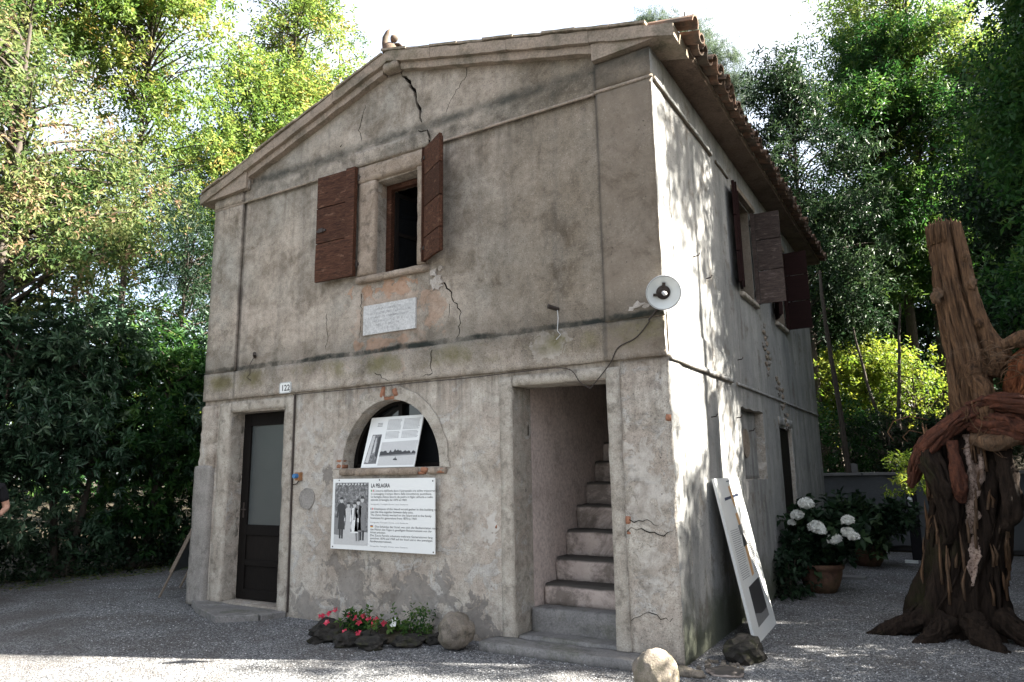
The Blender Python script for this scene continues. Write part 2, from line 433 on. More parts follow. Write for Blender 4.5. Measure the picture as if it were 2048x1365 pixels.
def m_leaf(name, stops, trans=0.35, rough=0.55, tcol=None, spec=0.2):
    g = NT(name)
    a = g.n('ShaderNodeAttribute', attribute_name='tint').outputs['Fac']
    c = g.ramp(a, *stops)
    g.set(c, rough, None, spec)
    tr = g.n('ShaderNodeBsdfTranslucent')
    hs = g.n('ShaderNodeHueSaturation'); g.put(hs.inputs['Color'], c); hs.inputs['Value'].default_value = 1.7; hs.inputs['Hue'].default_value = 0.487; hs.inputs['Saturation'].default_value = 1.05
    g.put(tr.inputs['Color'], hs.outputs[0])
    mx = g.n('ShaderNodeMixShader'); mx.inputs[0].default_value = trans
    g.t.links.new(g.b.outputs[0], mx.inputs[1]); g.t.links.new(tr.outputs[0], mx.inputs[2]); g.t.links.new(mx.outputs[0], g.out.inputs[0])
    return g.m

def m_gravel():
    g = NT('gravel')
    P = g.pos()
    v = g.voro(85, P, out='Color'); d = g.voro(85, P)
    v2 = g.voro(45, P, out='Color')
    s = g.xyz(v)[0]
    c = g.ramp(s, (0.0, (0.06, 0.062, 0.066)), (0.45, (0.19, 0.195, 0.205)), (0.8, (0.34, 0.345, 0.35)), (1.0, (0.56, 0.56, 0.55)))
    c = g.mix(g.ramp(g.noise(0.8, 7, 0.7, dist=0.6), (0.42, 0), (0.62, 0.7)), c, (0.12, 0.108, 0.097))
    c = g.mix(g.ramp(g.noise(6, 5, 0.7), (0.45, 0), (0.7, 0.4)), c, (0.12, 0.115, 0.115))
    c = g.mix(0.7, c, g.ramp(d, (0.0, 1.0), (0.6, 0.35)), 'MULTIPLY')
    nb = g.bump(g.noise(2.5, 4, 0.6), 0.5, 0.05)
    h = g.math('SUBTRACT', 1.0, d)
    return g.set(c, 0.95, g.bump(h, 0.9, 0.012, nb), 0.1)

MT = {}
def mats():
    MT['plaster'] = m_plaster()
    MT['frame'] = m_stone('pale_stone', (0.34, 0.30, 0.25), (0.50, 0.46, 0.395), (0.15, 0.13, 0.105), 4.5, 0, 0.7)
    MT['soffit'] = m_stone('brown_soffit', (0.15, 0.11, 0.085), (0.22, 0.165, 0.13), (0.07, 0.055, 0.045), 2.0)
    MT['frame_tan'] = m_stone('tan_window_stone', (0.26, 0.205, 0.155), (0.42, 0.345, 0.275), (0.12, 0.095, 0.075), 4.5, 0, 0.8)
    MT['rake'] = m_stone('weathered_cornice', (0.27, 0.225, 0.18), (0.36, 0.29, 0.23), (0.12, 0.11, 0.085), 2.5, 0.35)
    g = NT('worn_step')
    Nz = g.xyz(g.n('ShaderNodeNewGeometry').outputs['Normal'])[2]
    c = g.mix(g.ramp(g.noise(4, 7, 0.68, dist=0.4), (0.35, 0), (0.65, 1)), (0.40, 0.335, 0.30), (0.50, 0.425, 0.38))
    c = g.mix(g.ramp(g.noise(6, 8, 0.7), (0.5, 0), (0.64, 0.85)), c, (0.19, 0.155, 0.13))
    c = g.mix(g.ramp(g.noise(2.2, 8, 0.75, dist=0.6), (0.46, 0), (0.58, 0.75)), c, (0.12, 0.10, 0.085))
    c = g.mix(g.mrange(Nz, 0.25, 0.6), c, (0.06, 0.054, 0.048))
    MT['step'] = g.set(c, 0.9, g.bump(g.noise(14, 8, 0.7), 0.5, 0.02), 0.15)
    MT['slab'] = m_stone('grey_slab', (0.17, 0.165, 0.16), (0.24, 0.23, 0.22), (0.085, 0.085, 0.08), 3.0, 0.3)
    MT['rock'] = m_stone('dark_rock', (0.022, 0.021, 0.019), (0.052, 0.047, 0.042), (0.011, 0.011, 0.010), 6.0, 0.4, 0.8)
    MT['ball'] = m_stone('sandstone_ball', (0.15, 0.13, 0.11), (0.29, 0.25, 0.205), (0.06, 0.054, 0.047), 5.0, 0.35, 0.8)
    MT['pink'] = m_stone('pink_plaster', (0.60, 0.49, 0.44), (0.68, 0.575, 0.52), (0.40, 0.33, 0.295), 1.6, 0, 0.2)
    MT['white_patch'] = m_stone('lime_patch', (0.36, 0.32, 0.28), (0.56, 0.52, 0.47), (0.24, 0.20, 0.165), 5.0, 0, 0.7)
    MT['grey_patch'] = m_stone('cement_patch', (0.23, 0.215, 0.195), (0.31, 0.29, 0.265), (0.14, 0.13, 0.115), 3.0, 0, 0.4)
    MT['tan_patch'] = m_stone('orange_render', (0.38, 0.245, 0.16), (0.46, 0.32, 0.23), (0.20, 0.15, 0.11), 5.0, 0, 0.6)
    MT['marble'] = m_stone('marble', (0.50, 0.50, 0.49), (0.58, 0.58, 0.57), (0.40, 0.40, 0.39), 3.0, 0, 0.1)
    MT['brick'] = m_stone('brick', (0.33, 0.15, 0.09), (0.42, 0.21, 0.13), (0.18, 0.10, 0.07), 9.0, 0, 0.6)
    g = NT('roof_tile')
    oi = g.n('ShaderNodeObjectInfo').outputs['Random']
    r0 = g.noise(5.0, 6, 0.7)
    c = g.mix(g.ramp(r0, (0.35, 0), (0.65, 1)), (0.16, 0.085, 0.056), (0.24, 0.15, 0.105))
    c = g.mix(g.ramp(g.noise(7, 7, 0.72, g.wpos()), (0.38, 0), (0.58, 0.9)), c, (0.085, 0.075, 0.06))
    c = g.mix(0.6, c, g.ramp(oi, (0, 0.5), (1, 1.0)), 'MULTIPLY')
    MT['tile'] = g.set(c, 0.88, g.bump(g.noise(40, 5, 0.7), 0.5, 0.008), 0.15)
    MT['shutter'] = m_wood('red_brown_paint', (0.024, 0.011, 0.007), (0.105, 0.046, 0.027), (1.2, 9, 9), 7.0, worn=(0.16, 0.088, 0.056))
    MT['shutter_grey'] = m_wood('faded_brown_paint', (0.04, 0.030, 0.026), (0.11, 0.082, 0.072), (1.2, 9, 9), 7.0, worn=(0.19, 0.15, 0.135))
    MT['shutter_red'] = m_wood('dark_red_paint', (0.016, 0.007, 0.006), (0.032, 0.012, 0.011))
    MT['door'] = m_wood('black_brown_paint', (0.006, 0.005, 0.0045), (0.014, 0.011, 0.009), (14, 14, 1))
    MT['wood'] = m_wood('grey_wood', (0.14, 0.11, 0.085), (0.24, 0.20, 0.16))
    g = NT('ribbed_glass')
    MT['frosted'] = g.set(g.mix(g.noise(2, 3), (0.035, 0.042, 0.042), (0.065, 0.072, 0.07)), 0.3, g.bump(g.noise(1, 3, 0.6, g.scale(g.pos(), (120, 120, 120))), 0.35, 0.004), 0.5)
    g = NT('dark_glass')
    MT['glass'] = g.set((0.008, 0.009, 0.010), 0.04, None, 0.6)
    MT['iron'] = plain('rusty_iron', (0.045, 0.035, 0.03), 0.6, 0.4, 0.4)
    MT['easel'] = plain('dark_board', (0.05, 0.055, 0.062), 0.7)
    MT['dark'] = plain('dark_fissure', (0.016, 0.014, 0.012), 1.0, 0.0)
    MT['inside'] = plain('inside_plaster', (0.10, 0.085, 0.075), 0.95, 0.1)
    MT['enamel'] = plain('white_enamel', (0.62, 0.65, 0.64), 0.3, 0.5, 0, 0.06, 9)
    MT['white'] = plain('white_panel', (0.68, 0.69, 0.67), 0.45, 0.4, 0, 0.03, 3)
    MT['sign_edge'] = plain('panel_edge', (0.32, 0.32, 0.31), 0.6)
    MT['ink'] = plain('black_ink', (0.02, 0.02, 0.022), 0.6)
    MT['ink_grey'] = plain('grey_ink', (0.20, 0.20, 0.205), 0.6)
    MT['orange'] = plain('orange_print', (0.60, 0.36, 0.17), 0.5, 0.3, 0, 0.1)
    MT['navy'] = plain('navy_print', (0.04, 0.05, 0.09), 0.5, 0.3, 0, 0.5, 7)
    MT['blue'] = plain('blue_plastic', (0.04, 0.16, 0.36), 0.4, 0.5)
    MT['rust'] = plain('rust', (0.26, 0.13, 0.06), 0.8)
    MT['terra'] = m_stone('terracotta_pot', (0.10, 0.055, 0.038), (0.15, 0.085, 0.06), (0.05, 0.035, 0.027), 5.0, 0.3)
    g = NT('grey_sheet')
    MT['tarp'] = g.set(g.mix(g.noise(3, 6, 0.6), (0.045, 0.05, 0.054), (0.085, 0.092, 0.097)), 0.7, g.bump(g.noise(5, 6, 0.6, dist=0.7), 0.5, 0.03), 0.3)
    MT['cap'] = plain('grey_coping', (0.15, 0.15, 0.148), 0.8, 0.2, 0, 0.3, 6)
    MT['soil'] = m_stone('dark_soil', (0.035, 0.028, 0.02), (0.055, 0.045, 0.032), (0.02, 0.017, 0.012), 5.0, 0.3, 1.0)
    MT['gravel'] = m_gravel()
    MT['bark'] = m_wood('tree_bark', (0.05, 0.042, 0.034), (0.11, 0.095, 0.08), (10, 10, 1.5), 5.0, 0.95, 0.8)
    # dead stump wood
    g = NT('dead_wood')
    v = g.scale(g.pos(), (9, 9, 0.9))
    gr = g.noise(3.5, 9, 0.75, v, 0.6)
    c = g.mix(g.ramp(gr, (0.32, 0), (0.66, 1)), (0.012, 0.008, 0.006), (0.19, 0.108, 0.060))
    c = g.mix(g.ramp(g.noise(1.7, 6, 0.7), (0.5, 0), (0.7, 0.5)), c, (0.24, 0.18, 0.13))
    MT['dead'] = g.set(c, 0.9, g.bump(gr, 1.0, 0.03), 0.15)
    g = NT('dark_dead_wood')
    v = g.scale(g.pos(), (9, 9, 0.9))
    gr = g.noise(3.5, 9, 0.75, v, 0.6)
    c = g.mix(g.ramp(gr, (0.32, 0), (0.66, 1)), (0.007, 0.005, 0.004), (0.038, 0.026, 0.019))
    c = g.mix(g.ramp(g.noise(1.3, 6, 0.7), (0.55, 0), (0.7, 0.7)), c, (0.03, 0.036, 0.012))
    MT['dead_dark'] = g.set(c, 0.92, g.bump(gr, 1.0, 0.035), 0.12)
    g = NT('red_heartwood')
    v = g.scale(g.pos(), (5, 5, 2.5))
    gr = g.noise(3.0, 9, 0.72, v, 1.2)
    c = g.mix(g.ramp(gr, (0.3, 0), (0.68, 1)), (0.018, 0.008, 0.006), (0.125, 0.043, 0.023))
    MT['heart'] = g.set(c, 0.8, g.bump(gr, 1.0, 0.03), 0.25)
    g = NT('torn_orange_wood')
    gr = g.noise(3.0, 9, 0.75, g.scale(g.pos(), (6, 6, 2)), 1.2)
    MT['torn'] = g.set(g.ramp(gr, (0.3, (0.03, 0.011, 0.006)), (0.5, (0.16, 0.055, 0.024)), (0.7, (0.36, 0.15, 0.06))), 0.8, g.bump(gr, 1.0, 0.03), 0.2)
    g = NT('pale_flaking_bark')
    ve = g.noise(42, 5, 0.75)
    c = g.mix(g.ramp(ve, (0.40, 0), (0.50, 1)), (0.10, 0.062, 0.045), (0.33, 0.25, 0.205))
    c = g.mix(g.ramp(g.noise(5, 7, 0.7), (0.52, 0), (0.66, 0.8)), c, (0.16, 0.10, 0.07))
    MT['flake'] = g.set(c, 0.9, g.bump(g.noise(22, 6, 0.7), 0.8, 0.02), 0.15)
    LF = m_leaf
    MT['leaf_yellow'] = LF('leaf_yellow_green', ((0.0, (0.030, 0.075, 0.016)), (0.5, (0.085, 0.14, 0.03)), (0.9, (0.16, 0.20, 0.05)), (1.0, (0.24, 0.19, 0.06))), 0.42)
    MT['leaf_olive'] = LF('leaf_olive_brown', ((0.0, (0.026, 0.055, 0.018)), (0.5, (0.07, 0.11, 0.034)), (0.88, (0.14, 0.155, 0.06)), (1.0, (0.20, 0.14, 0.085))), 0.4)
    MT['leaf_green'] = LF('leaf_mid_green', ((0.0, (0.008, 0.032, 0.009)), (0.55, (0.024, 0.072, 0.016)), (1.0, (0.07, 0.125, 0.028))))
    MT['leaf_dark'] = LF('leaf_dark_green', ((0.0, (0.008, 0.02, 0.010)), (0.6, (0.02, 0.043, 0.019)), (1.0, (0.042, 0.07, 0.027))), 0.22, 0.5)
    MT['leaf_laurel'] = LF('leaf_laurel', ((0.0, (0.017, 0.042, 0.024)), (0.6, (0.042, 0.085, 0.046)), (1.0, (0.095, 0.15, 0.085))), 0.15, 0.4, None, 0.3)
    MT['leaf_cedar'] = LF('needle_grey_green', ((0.0, (0.05, 0.075, 0.05)), (1.0, (0.10, 0.14, 0.085))), 0.25, 0.6)
    MT['leaf_gold'] = LF('leaf_golden', ((0.0, (0.04, 0.09, 0.014)), (0.6, (0.10, 0.155, 0.022)), (1.0, (0.18, 0.20, 0.035))), 0.42)
    MT['petal_red'] = LF('petal_red', ((0.0, (0.42, 0.02, 0.05)), (0.7, (0.62, 0.07, 0.11)), (1.0, (0.75, 0.42, 0.42))), 0.25, 0.6)
    MT['petal_white'] = LF('petal_white', ((0.0, (0.58, 0.60, 0.56)), (1.0, (0.78, 0.78, 0.76))), 0.15, 0.7)
    MT['skin'] = plain('skin', (0.42, 0.24, 0.17), 0.55, 0.35, 0, 0.08)
    MT['shirt'] = plain('black_cloth', (0.014, 0.014, 0.016), 0.9, 0.1)
    MT['jeans'] = plain('dark_cloth', (0.025, 0.028, 0.04), 0.9, 0.1)
    MT['hair'] = plain('dark_hair', (0.03, 0.02, 0.014), 0.6, 0.3)
    MT['shoe'] = plain('white_shoe', (0.6, 0.6, 0.6), 0.6, 0.3)
    MT['red'] = plain('red_print', (0.5, 0.05, 0.05), 0.5)
    MT['green_print'] = plain('green_print', (0.05, 0.30, 0.10), 0.5)
    MT['yellow_print'] = plain('yellow_print', (0.65, 0.5, 0.06), 0.5)
    g = NT('photo_print')                                              # grey leafy backdrop of the printed photograph
    f = g.noise(30, 8, 0.75)
    MT['photo'] = g.set(g.ramp(f, (0.3, 0.03), (0.5, 0.13), (0.72, 0.5)), 0.45, None, 0.4)
    MT['p_light'] = plain('print_light_grey', (0.46, 0.46, 0.45), 0.45, 0.4, 0, 0.15, 60)
    MT['p_mid'] = plain('print_mid_grey', (0.18, 0.18, 0.18), 0.45, 0.4, 0, 0.3, 60)
    MT['p_dark'] = plain('print_dark_grey', (0.035, 0.035, 0.037), 0.45, 0.4, 0, 0.3, 60)
mats()
# ---------------------------------------------------------------- ground
def ground_z(x, y):
    """flat yard, a bank rising behind the low wall at the back right and gently behind the hedge"""
    b = max(0.0, y - 10.2) * 0.30 * max(0.0, min(1.0, (x + 6.0) / 3.0)) if y < 22 else 3.5 * max(0.0, min(1.0, (x + 6.0) / 3.0))
    h = max(0.0, -x - 11.0) * 0.06
    return min(b, 3.5) + min(h, 1.0)

def build_ground():
    xs = np.concatenate([np.linspace(-300, -30, 10), np.linspace(-27, 24, 103), np.linspace(28, 300, 10)])
    ys = np.concatenate([np.linspace(-300, -24, 8), np.linspace(-20, 40, 121), np.linspace(46, 300, 10)])
    V = []; rs = np.random.RandomState(3)
    for y in ys:
        for x in xs:
            near = (abs(x) < 40 and abs(y) < 45)
            z = ground_z(x, y)
            out = not (-10.6 < x < 7 and -9 < y < 9.6)
            if near and out: z += 0.05 * noise.noise((x * 0.8, y * 0.8, 0)) - 0.0
            if out: z -= 0.0
            V.append((x, y, z - 0.012))
    nx, ny = len(xs), len(ys)
    i, j = np.meshgrid(np.arange(nx - 1), np.arange(ny - 1))
    a = (j * nx + i).ravel()
    F = np.stack([a, a + 1, a + 1 + nx, a + nx], 1)
    tag(link('ground', np_mesh('ground', V, [F], smooth=True), MT['soil']), kind='structure')
    # gravel yard sheet with an uneven rim
    bm = MB()
    rim = []
    pts = [(-10.4, -14), (-10.35, -0.2), (-10.15, 1.1), (-9.85, 2.6), (-9.6, 5.5), (-8.2, 9.0), (-6.2, 9.15), (-0.3, 9.15), (3.4, 9.15), (5.2, 8.6), (7.0, 4), (8.0, -14)]
    for (x0, y0), (x1, y1) in zip(pts, pts[1:] + pts[:1]):
        n = max(2, int(math.hypot(x1 - x0, y1 - y0) / 0.4))
        for k in range(n):
            x, y = x0 + (x1 - x0) * k / n, y0 + (y1 - y0) * k / n
            rim.append((x + 0.09 * noise.noise((x * 2, y * 2, 1)), y + 0.09 * noise.noise((x * 2, y * 2, 5))))
    tris = geometry.tessellate_polygon([[Vector((a, b, 0)) for a, b in rim]])
    vs_ = [bm.bm.verts.new((a, b, 0.0)) for a, b in rim]
    for t in tris: bm.face([vs_[k] for k in t])
    tag(bm.build('gravel_yard', MT['gravel']), kind='structure')
        # loose stones of the gravel (what nobody could count)
    rs = np.random.RandomState(11)
    N = 90000
    cx, cy = 1.89, -5.688
    ang = rs.uniform(-0.02, 1.16, N)                      # fan of the view, from straight right edge to left edge
    d = 2.9 + 9.5 * rs.rand(N) ** 1.7
    base = math.atan2(1.22, 0.12)
    x = cx + d * np.cos(base + ang); y = cy + d * np.sin(base + ang)
    keep = ~((x > -6.12) & (x < 0.02) & (y > -0.0) & (y < 8.3)) & (x > -10.2) & (y < 9.1)
    x, y = x[keep], y[keep]; n = len(x)
    r = (0.0026 + 0.0044 * rs.rand(n) ** 2.2) * (1 + 0.03 * np.hypot(x - cx, y - cy))
    oct_ = np.array([(1, 0, 0), (0, 1, 0), (-1, 0, 0), (0, -1, 0), (0, 0, 0.75), (0, 0, -0.4)], dtype=np.float32)
    A = rs.rand(n) * 6.28
    S = rs.uniform(0.65, 1.4, (n, 3))
    v = oct_[None] * S[:, None, :] * r[:, None, None]
    v = v + rs.normal(0, 0.16, v.shape) * r[:, None, None]
    ca, sa = np.cos(A)[:, None], np.sin(A)[:, None]
    vx = v[..., 0] * ca - v[..., 1] * sa + x[:, None]; vy = v[..., 0] * sa + v[..., 1] * ca + y[:, None]
    vz = v[..., 2] + (r * 0.25)[:, None]
    V = np.stack([vx, vy, vz], -1).reshape(-1, 3)
    f = np.array([(0, 1, 4), (1, 2, 4), (2, 3, 4), (3, 0, 4)])
    F = (f[None] + (np.arange(n) * 6)[:, None, None]).reshape(-1, 3)
    t = np.repeat(rs.rand(n), 6)
    g = NT('gravel_stone')
    at = g.n('ShaderNodeAttribute', attribute_name='tint').outputs['Fac']
    g.set(g.ramp(at, (0, (0.055, 0.057, 0.06)), (0.5, (0.18, 0.185, 0.195)), (0.85, (0.32, 0.325, 0.33)), (1.0, (0.56, 0.56, 0.55))), 0.9, None, 0.15)
    tag(link('loose_gravel', np_mesh('loose_gravel', V, [F], t), g.m), kind='stuff')
build_ground()

# ---------------------------------------------------------------- the house
# corner of the two seen walls stands at the origin; front wall along -X, side wall along +Y
W, D = 6.05, 8.27
house = empty('house', (0, 0, 0), 0, 'old two storey house with crumbling tan plaster, gable front and tiled roof', 'house')
PL = MT['plaster']
rnd = random.Random(5)

RT = lambda x: (6.22 - 0.2606 * (x + 3.03)) if x > -3.03 else (6.22 + 0.3165 * (x + 3.03))      # roof bed height over x

def crackpoly(pts, ws, seed=0, step=0.045):
    """jagged closed outline of a fissure running through pts (x,z)"""
    rr = random.Random(seed)
    L = []; R = []
    for (a, b), (c, d), w0, w1 in zip(pts, pts[1:], ws, ws[1:]):
        n = max(1, int(math.hypot(c - a, d - b) / step))
        dx, dz = c - a, d - b; l = math.hypot(dx, dz); px, pz = -dz / l, dx / l
        for k in range(n):
            t = k / n; w = (w0 + (w1 - w0) * t) * rr.uniform(0.55, 1.35) / 2; o = rr.uniform(-1, 1) * 0.016
            x, z = a + dx * t + px * o, b + dz * t + pz * o
            L.append((x + px * w, z + pz * w)); R.append((x - px * w, z - pz * w))
    x, z = pts[-1]
    return L + [(x, z)] + R[::-1]

def rag(x0, x1, z0, z1, amp=0.012, step=0.12, seed=1):
    """slightly ragged rectangle outline"""
    rr = random.Random(seed); out = []
    c = [(x0, z0), (x1, z0), (x1, z1), (x0, z1)]
    for (a, b), (e, f) in zip(c, c[1:] + c[:1]):
        n = max(1, int(math.hypot(e - a, f - b) / step))
        for k in range(n):
            out.append((a + (e - a) * k / n + rr.uniform(-amp, amp), b + (f - b) * k / n + rr.uniform(-amp, amp)))
    return out

ACX, ACZ, ARX, ARZ = -3.01, 1.575, 0.655, 0.70
arch = [(ACX - ARX, ACZ)] + [(ACX - ARX * math.cos(t), ACZ + ARZ * math.sin(t)) for t in [math.pi * k / 28 for k in range(1, 28)]] + [(ACX + ARX, ACZ)]

# front wall with its openings and the open crack in the gable
outer = [(-W, 0.0)] + [(-0.25 * k, 0.0) for k in range(int(W / 0.25), 0, -1)][:0] + [(0.0, 0.0)]
outer += [(rnd.uniform(-0.006, 0.006), 0.06 * k) for k in range(1, 87)]
outer += [(0.0, 5.30), (-3.03, 6.09), (-W, 5.14)]
holes = [[(-5.53, 0.08), (-4.58, 0.08), (-4.58, 2.27), (-5.53, 2.28)], arch, [(-1.52, 0.0 + 0.02), (-0.56, 0.02), (-0.56, 2.29), (-1.52, 2.31)],
         [(-3.23, 3.66), (-2.64, 3.66), (-2.64, 4.755), (-3.23, 4.745)],
         crackpoly([(-2.93, 5.985), (-2.80, 5.84), (-2.70, 5.62), (-2.66, 5.46), (-2.61, 5.28)], [0.018, 0.042, 0.034, 0.05, 0.024], 2)]
MB().plate(outer, holes, 0.0, 0.34).build('front_wall', PL, house)
# side wall with two windows, a walled niche and a door
sw = [(0.34, 0.0), (D, 0.0), (D, 5.30), (0.34, 5.30)]
sh = [rag(2.86, 3.62, 3.60, 4.85, 0.006, 0.2, 3), rag(4.95, 5.70, 3.62, 4.85, 0.006, 0.2, 4), rag(2.42, 3.55, 1.38, 2.19, 0.012, 0.1, 6), rag(4.55, 5.35, 0.02, 2.05, 0.008, 0.2, 5)]
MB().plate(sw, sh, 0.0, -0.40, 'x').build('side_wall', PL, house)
MB().box(-W, -W + 0.35, 0.34, D, 0, 5.15).build('left_wall', PL, house)
MB().plate([(-W + 0.35, 0), (-0.4, 0), (-0.4, 5.30), (-3.03, 6.09), (-W + 0.35, 5.18)], [], D - 0.35, D).build('back_wall', PL, house)
MB().box(-W + 0.35, -1.62, 0.34, D - 0.35, 2.60, 2.75).build('upper_floor', MT['inside'], house)
MB().box(-1.62, -1.522, 0.341, 4.6, 0.0, 2.599).box(-1.62, -1.522, 0.341, 4.6, 2.751, 5.0).build('stairwell_wall', MT['pink'], house)
MB().box(-1.522, -0.402, 4.3, 4.4, 0, 5.0).box(-1.522, -0.402, 0.341, 4.3, 5.0, 5.1).build('landing_wall', MT['inside'], house)

# raised plaster bands
MB().rbox(-W - 0.012, 0.012, -0.038, -0.001, 2.445, 2.785, 0.05, 0.0055, 7, 1, rnd=0.01).build('string_course', PL, house, smooth=True)
MB().rbox(-0.02, 0.030, 0.0, 2.08, 2.42, 2.46, 0.04, 0.005, 9, 2).rbox(-0.02, 0.022, 2.3, D - 0.05, 2.42, 2.45, 0.05, 0.006, 9, 3).build('side_ledge', PL, house, smooth=True)
sp = [(0.02, 2.46), (2.02, 2.46), (2.10, 2.56), (1.98, 2.66), (1.93, 2.705), (1.62, 2.735), (1.35, 2.72), (1.1, 2.75), (0.75, 2.745), (0.52, 2.80), (0.30, 2.79), (0.02, 2.83)]
MB().plate(sp, [], 0.012, -0.01, 'x').build('side_band', PL, house)
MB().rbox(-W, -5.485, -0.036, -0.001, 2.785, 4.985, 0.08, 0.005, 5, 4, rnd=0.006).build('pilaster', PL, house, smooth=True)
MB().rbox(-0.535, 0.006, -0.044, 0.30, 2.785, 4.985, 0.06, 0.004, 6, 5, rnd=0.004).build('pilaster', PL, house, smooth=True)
MB().rbox(-0.43, 0.006, -0.006, 0.30, 0.0, 2.445, 0.045, 0.009, 6, 6, rnd=0.012).build('corner_plaster', PL, house, smooth=True)
# frieze between the pilasters, with the crack running on down through it
fr = [(-5.485, 4.99), (-0.536, 4.99), (-0.536, 5.215), (-5.485, 5.205)]
MB().plate(fr, [crackpoly([(-2.57, 5.19), (-2.51, 5.10), (-2.49, 5.02)], [0.02, 0.022, 0.012], 4)], -0.026, -0.0005).build('frieze', PL, house)
MB().rbox(-W, -0.53, -0.040, -0.027, 4.962, 4.988, 0.06, 0.003, 9, 7).rbox(-0.55, 0.02, -0.052, -0.036, 4.965, 4.995, 0.05, 0.003, 9, 8).build('frieze_moulding', MT['rake'], house, smooth=True)
MB().rbox(-W, -5.485, -0.048, -0.001, 4.99, 5.13, 0.06, 0.004, 6, 9, rnd=0.006).rbox(-5.47, -5.36, -0.075, -0.027, 5.12, 5.26, 0.04, 0.005, 9, 10, rnd=0.01).build('capital', PL, house, smooth=True)
MB().rbox(-0.535, 0.008, -0.048, 0.3, 4.997, 5.27, 0.06, 0.004, 6, 11, rnd=0.006).build('capital', PL, house, smooth=True)
MB().rbox(-0.01, 0.032, 0.0, 1.85, 4.955, 4.995, 0.05, 0.004, 9, 12).rbox(-0.01, 0.026, 2.05, 2.6, 4.955, 4.99, 0.05, 0.008, 9, 13).build('side_moulding', PL, house, smooth=True)
# eave slab on the right, seen from below, and on the left
MB().plate([(-0.02, 5.303), (0.255, 5.29), (0.262, 5.335), (-0.02, 5.40)], [], -0.10, D + 0.15).build('eave', MT['soffit'], house)
MB().plate([(-W + 0.02, 5.13), (-6.25, 5.10), (-6.26, 5.16), (-W + 0.02, 5.26)], [], -0.10, D + 0.15).build('eave', MT['soffit'], house)

# gable cornice: a rough upper slab over a lower moulding, cracked into lengths
def rake_piece(x0, x1, top, bot, y0, y1, seed, mi=None):
    mb = MB(); n = max(2, int(abs(x1 - x0) / 0.07)); 
    ring = []
    for i in range(n + 1):
        x = x0 + (x1 - x0) * i / n; z = RT(x)
        j = lambda k: noise.noise((x * 5, k * 3.7, seed)) * 0.012 + noise.noise((x * 17, k * 3.7, seed)) * 0.006
        r = [(y0 + j(1) * 0.7, z - top + j(2)), (y0 + j(3) * 0.7, z - (top + bot) / 2 + j(4) * 0.6), (y0 + j(5) * 0.7 + 0.004, z - bot + j(6)), (y1, z - bot + j(7) * 0.3), (y1, z - top)]
        ring.append([mb.bm.verts.new((x, a, b)) for a, b in r])
    for r0, r1 in zip(ring, ring[1:]):
        for k in range(5): mb.face([r0[k], r0[(k + 1) % 5], r1[(k + 1) % 5], r1[k]])
    mb.face(ring[0]); mb.face(ring[-1])
    return mb.build('cornice_block', MT['rake'], house)
for i, (a, b) in enumerate([(-6.25, -5.42), (-5.415, -4.86), (-4.855, -3.86), (-3.855, -3.035), (-3.03, -2.42), (-2.415, -1.45), (-1.445, -0.55), (-0.545, 0.262)]):
    rake_piece(a, b, 0.0, 0.118, -0.135, 0.30, i + 1)
for i, (a, b) in enumerate([(-5.40, -4.70), (-4.695, -4.0), (-3.995, -3.12), (-2.86, -1.75), (-1.745, -0.545)]):
    rake_piece(a, b, 0.121, 0.20, -0.085, -0.001, i + 20)
MB().rbox(-3.10, -2.87, -0.13, -0.002, 5.985, 6.085, 0.04, 0.01, 9, 14, rnd=0.015).build('keystone', MT['rake'], house, smooth=True)
MB().plate([(-0.536, 5.272), (0.25, 5.303), (0.25, 5.345), (-0.536, 5.445)], [], -0.108, 0.28).build('cornice_return', MT['rake'], house)
MB().plate([(-6.24, 5.10), (-5.37, 5.135), (-5.37, 5.372), (-6.24, 5.122)], [], -0.105, 0.0).build('cornice_return', MT['rake'], house)

# ---- roof: bed, tiles, ridge
roof = MB().plate([(0.27, 5.362), (-3.03, 6.222), (-6.26, 5.20), (-6.26, 5.17), (-3.03, 6.10), (0.27, 5.33)], [], 0.302, D + 0.2).build('roof', MT['rake'], house)
def tile_mesh(up=True):
    mb = MB(); L, n = 0.43, 7
    ri = []
    for (t, r) in ((0, 0.096), (L, 0.076)):
        for rr in (r, r - 0.016):
            ri.append([mb.bm.verts.new((t, rr * math.cos(math.pi * k / n), rr * math.sin(math.pi * k / n) * (0.85 if up else -0.7))) for k in range(n + 1)])
    o0, i0, o1, i1 = ri
    for k in range(n):
        mb.face([o0[k], o1[k], o1[k + 1], o0[k + 1]]); mb.face([i0[k], i0[k + 1], i1[k + 1], i1[k]])
        mb.face([o0[k], o0[k + 1], i0[k + 1], i0[k]]); mb.face([o1[k], i1[k], i1[k + 1], o1[k + 1]])
    mb.face([o0[0], i0[0], i1[0], o1[0]]); mb.face([o0[n], o1[n], i1[n], i0[n]])
    bmesh.ops.recalc_face_normals(mb.bm, faces=mb.bm.faces)
    me = bpy.data.meshes.new('tile'); mb.bm.to_mesh(me); mb.bm.free(); me.materials.append(MT['tile'])
    return me
T_UP, T_DN = tile_mesh(True), tile_mesh(False)
def tv(me):
    v = np.empty(len(me.vertices) * 3, np.float32); me.vertices.foreach_get('co', v); 
    return v.reshape(-1, 3), [np.array([list(p.vertices) for p in me.polygons if len(p.vertices) == 4])]
UPV, UPF = tv(T_UP); DNV, DNF = tv(T_DN)
stV, stF, off = [], [], 0
rr = random.Random(8)
sr = math.atan(0.2606); sl = math.atan(0.3165)
ncol = 41
